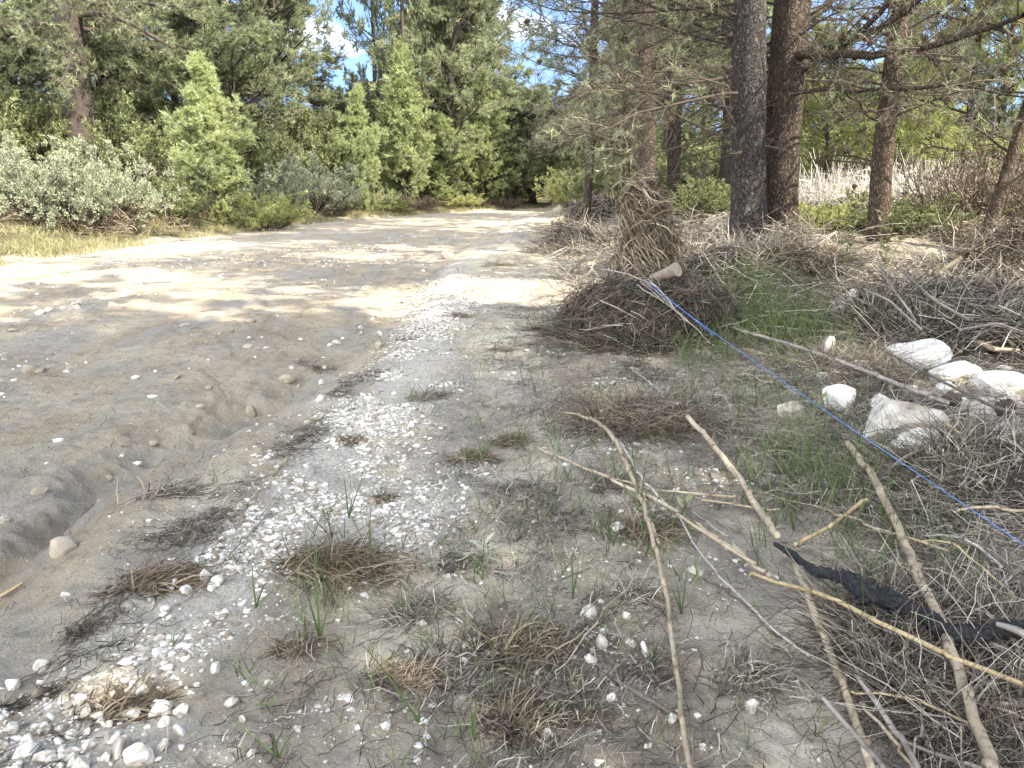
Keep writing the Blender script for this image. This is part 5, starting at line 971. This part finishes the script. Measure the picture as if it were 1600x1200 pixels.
tufts = [(280, 770, 100, 55, (0.9, 0.2), 420, 0, 'brown tuft with grey fringes on the crest beside the gully'), (268, 905, 130, 85, (1.0, 0.35), 520, 0, 'combed straw tuft sweeping right, on the silt at left'), (215, 1090, 110, 110, (0.75, 0.75), 420, 6, 'straw tuft with greenish base beside the lower left gravel'),
 (355, 805, 60, 30, (0.9, 0.3), 160, 0, 'thin tuft right of the crest tuft'), (548, 690, 46, 28, (0.6, 0.1), 200, 0, 'small brown tuft in the white gravel'), (540, 890, 170, 80, (0.6, -0.1), 700, 14, 'large brown matted tuft left of the grey leafed plant'),
 (672, 620, 70, 40, (0.2, 0.2), 220, 18, 'small green and brown tuft mid left'), (820, 1130, 110, 120, (0.35, 0.35), 520, 6, 'curled blond tuft at the bottom centre'), (820, 1010, 150, 80, (0.5, 0.4), 420, 10, 'grey brown tuft above the curled blond one'),
 (1000, 930, 90, 50, (0.3, 0.1), 220, 6, 'brown tuft behind the white standing stone'), (740, 715, 80, 40, (0.2, 0), 220, 22, 'green brown tuft in mid foreground'), (800, 690, 70, 40, (0.2, 0.2), 160, 12, 'tuft with upright blades right of the middle'),
 (640, 960, 120, 45, (-0.5, 0.3), 260, 12, 'low matted tuft in the centre left foreground'), (640, 1060, 110, 45, (0.5, 0.2), 220, 8, 'low tuft near the two long green blades'), (600, 780, 50, 34, (0, 0.2), 120, 12, 'small green tuft right of the gravel'),
 (500, 575, 60, 20, (0.7, 0.1), 200, 0, 'flat grey tuft by the gravel at the gully head'), (720, 495, 44, 16, (0.5, 0), 140, 0, 'small brown tuft on the gravel ridge'), (780, 415, 50, 18, (0.5, 0), 180, 0, 'orange straw tuft in the sunlit patch'),
 (840, 515, 70, 34, (0.2, 0), 180, 30, 'green tuft beside the left side of the dark mound'), (1020, 830, 120, 50, (0.4, -0.2), 300, 10, 'brown straw tuft by the long bent cane'), (130, 985, 70, 70, (0.4, 0.6), 180, 0, 'dark root tuft on the smooth silt at left'),
 (25, 1105, 60, 40, (0.6, 0.3), 150, 0, 'dark root tuft at the left edge'), (85, 1080, 50, 22, (0.6, 0.3), 120, 0, 'small dark tuft near the left edge'), (1240, 700, 60, 70, (0.1, 0), 240, 4, 'dry brown plant tuft below the rounded white stone'), (1180, 1060, 120, 40, (0.5, 0.2), 220, 6, 'sparse straw tuft left of the white cane'),
 (785, 545, 50, 16, (0.6, 0), 120, 0, 'small pale straw tuft in the middle distance'), (640, 530, 60, 22, (0.7, 0.1), 180, 0, 'dark tuft on the gravel ridge'), (950, 760, 80, 40, (0.3, 0.1), 180, 10, 'sparse tuft left of the bent cane'), (470, 1010, 90, 40, (0.4, 0.3), 180, 8, 'sparse tuft beneath the tall green sprigs'), (930, 1120, 70, 30, (0.5, 0.1), 130, 0, 'small straw tuft in the bare silt at the bottom'), (720, 880, 90, 30, (0.5, 0.1), 160, 4, 'low tuft round the grey leafed plant')]
for i, (a, b, c, d, cb_, n_, gr, l_) in enumerate(tufts):
    dark = 'dark' in l_ or 'small dark' in l_; tuft(l_, a, b, c, d, cb_, int(n_ * (0.7 if dark else 1.8)), 400 + i, ('strawdark', 'strawdark') if dark else (('straw' if i % 3 else 'grey_straw'), 'strawdark'), green=gr, r=0.0019 if n_ >= 420 else 0.0012)
# ------------------------------------------------------------------ green grass
rng = np.random.default_rng(1200)
G = Geo(); Bs = []; Ls = []
for (px, py, jx, jy, n_, hpx) in [(1195, 520, 40, 18, 1000, 72), (1250, 540, 45, 18, 800, 62), (1165, 470, 32, 10, 600, 66), (1310, 760, 90, 50, 420, 90), (1220, 620, 60, 25, 260, 50), (1100, 560, 40, 10, 160, 60), (1260, 720, 60, 35, 240, 80), (960, 830, 60, 40, 90, 70), (1380, 900, 90, 60, 160, 90), (1550, 980, 60, 80, 90, 90),
     (700, 900, 170, 130, 420, 40), (850, 720, 170, 90, 380, 36), (760, 1060, 200, 80, 200, 50), (1000, 620, 160, 60, 260, 34), (520, 960, 60, 60, 60, 80), (1300, 470, 60, 14, 200, 40), (1540, 520, 50, 14, 120, 30), (880, 700, 120, 60, 130, 40), (1000, 1010, 160, 120, 80, 50), (870, 410, 50, 14, 260, 18), (950, 405, 40, 12, 260, 18), (1350, 820, 120, 60, 160, 90)]:
    for _ in range(int(n_ * 0.7) // 4 + 1):
        a, b = px + rng.normal(0, jx), py + rng.normal(0, jy)
        if b < 395 or b > 1215: continue
        p = Gt(a, b); hh = hpx * math.hypot(p[1], CAMZ) / FPX
        for k_ in range(4): Bs.append(p + np.append(rng.normal(0, 0.02, 2), -0.005)); Ls.append(hh * rng.uniform(0.5, 1.3))
Bs = np.array(Bs); Ls = np.array(Ls); N = len(Bs); D = nrm(np.stack([rng.normal(0, 0.3, N), rng.normal(0, 0.3, N), np.ones(N)], 1)); Q = grow(rng, Bs, D, Ls, 7, 0.09, -0.09)
G.strips(Q, (0.0028 + 0.002 * rng.random((N, 1))) * (1 - np.linspace(0, 0.95, 7)[None] ** 2), np.cross(D, rng.normal(size=(N, 3))), rng.random(N))
tag(G.build('green_grass', M['grass']), 'fresh green grass blades growing through litter on the right bank', 'grass', kind='stuff')
for i, (px, py, top, lb) in enumerate([(545, 810, [(537, 740), (568, 745), (552, 770)], 'two tall green blades at the foot of the gravel'), (400, 950, [(392, 875), (420, 900), (440, 915)], 'reddish based green blades on the silt at left'), (895, 935, [(893, 850), (905, 880)], 'single upright green blade in the centre foreground'),
        (655, 1130, [(560, 1000), (770, 1065), (655, 1080)], 'two long green blades spreading low in a V'), (435, 1185, [(350, 1120), (425, 1140), (470, 1130)], 'dark green blades at the bottom left'), (740, 1160, [(745, 1080), (735, 1100)], 'wide green blade against the curled tuft'),
        (1065, 960, [(1055, 900), (1075, 880), (1050, 920)], 'green blades crossing the long cane'), (1500, 900, [(1470, 800), (1525, 830), (1580, 850)], 'long green blades beside the charred branch'), (1515, 960, [(1530, 880), (1515, 890)], 'pair of green blades over the charred branch'), (1000, 800, [(930, 700), (1010, 710), (985, 690)], 'tall green blades right of the middle'),
        (500, 1000, [(490, 840), (520, 930), (470, 900)], 'tall dark blades left of the centre'), (1240, 830, [(1200, 700), (1260, 720), (1230, 760)], 'tall thin blades beside the pale cane'), (1350, 990, [(1345, 880), (1380, 870)], 'upright blades near the yellow cane')]):
    rg = np.random.default_rng(1300 + i); p = Gt(px, py); t = thing('grass_sprig', lb, 'grass sprig', p, 0, 'green grass sprigs')
    for (a, b) in top:
        e = P(a, b, p[1] - 0.02 + rg.normal(0, 0.02)) - p; mid = e * 0.5 + np.array([0, 0, 0.10 * np.linalg.norm(e)]); u = np.linspace(0, 1, 9)[:, None]
        Q = 2 * u * (1 - u) * mid + u * u * e; G = Geo(); G.strips(Q[None], (0.0065 * (1 - np.linspace(0, 0.97, 9) ** 1.8))[None], np.array([[1, 0.3, 0.2]]), rg.uniform(0.3, 0.7)); G.build('blade', M['grass'], t)
# ------------------------------------------------------------------ broad leaved weeds
def weed(label, px, py, hpx, nl, ll, lw, seed, mat='leaf', spread=0.9, stems=1, name='weed', startz=0.15):
    rng = np.random.default_rng(seed); p = Gt(px, py); hh = hpx * math.hypot(p[1], CAMZ) / FPX; t = thing(name, label, 'weed', p, 0, 'leafy weeds'); S = Geo(); L_ = Geo()
    B = np.zeros((stems, 3)) + np.concatenate([rng.normal(0, 0.015, (stems, 2)), np.full((stems, 1), -0.01)], 1); D = nrm(np.concatenate([rng.normal(0, 0.22, (stems, 2)), np.ones((stems, 1))], 1))
    P1 = grow(rng, B, D, hh * rng.uniform(0.7, 1, stems), 6, 0.05); S.tubes(P1, taper(P1, 0.003, 0.0015), 5, 0.3); S.build('stem', M['straw'], t)
    for s_ in range(stems):
        n = nl // stems; u = np.linspace(startz, 1, n)[None]; pos, T = lerp_poly(P1[s_:s_ + 1], u); pos, T = pos[0], T[0]; az = np.arange(n) * 2.4 + rng.random() * 6; out = np.stack([np.cos(az), np.sin(az), np.full(n, 1.6 - spread)], 1); out = nrm(out)
        ln = ll * rng.uniform(0.7, 1.1, n) * (1 - 0.4 * u[0]); Q = grow(rng, pos, out, ln, 6, 0.03, -0.10); k = np.linspace(0, 1, 6); w_ = lw * (np.sin(math.pi * np.clip(k * 0.93 + 0.05, 0, 1)) ** 0.8)[None]
        side = np.stack([-np.sin(az), np.cos(az), np.zeros(n)], 1); L_.strips(Q, w_ * rng.uniform(0.8, 1.2, (n, 1)), side, rng.uniform(0.3, 0.9, n))
    L_.build('leaves', M[mat], t); return t
weed('grey green spiky rosette in the centre foreground', 750, 880, 60, 12, 0.13, 0.014, 1, 'silver', 1.0, 1, name='grey_rosette', startz=0.0)
weed('pale green leafy weed left of the straw mat', 940, 640, 55, 24, 0.06, 0.018, 2, 'silver', 0.9, 3)
weed('small green weed at the left of the straw mat', 915, 625, 30, 10, 0.05, 0.02, 3, 'leaf', 0.9, 1)
weed('green weed with opposite leaves right of the straw mat', 1045, 625, 50, 10, 0.06, 0.018, 4, 'leaf', 0.9, 1)
weed('second green weed right of the straw mat', 1082, 630, 48, 12, 0.05, 0.018, 5, 'leaf', 0.9, 1)
weed('seedling with two long leaves at the bottom left', 412, 1125, 26, 3, 0.05, 0.015, 6, 'leaf', 0.9, 1, name='seedling', startz=0.6)
weed('dark sprig with whorled narrow leaves left of the matted tuft', 520, 840, 62, 30, 0.035, 0.005, 7, 'leaf', 0.8, 2, startz=0.6)
weed('small seedling in the middle foreground', 825, 600, 34, 8, 0.05, 0.012, 8, 'leaf', 0.8, 1)
weed('weed with upright leaves above the middle tuft', 760, 672, 34, 8, 0.07, 0.014, 9, 'leaf', 0.6, 1)
weed('tiny plant at the far end of the gravel ridge', 728, 470, 60, 5, 0.06, 0.02, 10, 'leaf', 0.7, 1, startz=0.7)
weed('weed with a broad bright leaf beside the canes', 1062, 815, 50, 4, 0.09, 0.032, 11, 'leaf', 0.5, 1, startz=0.5)
weed('oleander like weed left of the slim trunk foot', 1318, 440, 110, 60, 0.14, 0.025, 12, 'leaf', 0.8, 3)
weed('oleander like weed in front of the slim trunk foot', 1375, 430, 105, 80, 0.14, 0.025, 13, 'leaf', 0.8, 4)
weed('light green weed among the stones behind the cord', 1292, 500, 40, 20, 0.07, 0.022, 14, 'leaf', 0.8, 2)
weed('weed between the stones near the cord', 1283, 655, 40, 10, 0.08, 0.02, 15, 'leaf', 0.7, 2)
weed('green weed at the right edge of the straw heap', 1545, 525, 50, 24, 0.06, 0.02, 16, 'leaf', 0.8, 3)
weed('low weed above the middle of the picture left of the mound', 835, 500, 26, 14, 0.06, 0.012, 17, 'leaf', 0.9, 3)
print('objects', len(bpy.data.objects), 'pebbles', cnt, 'tris', sum(len(m.polygons) for m in bpy.data.meshes))
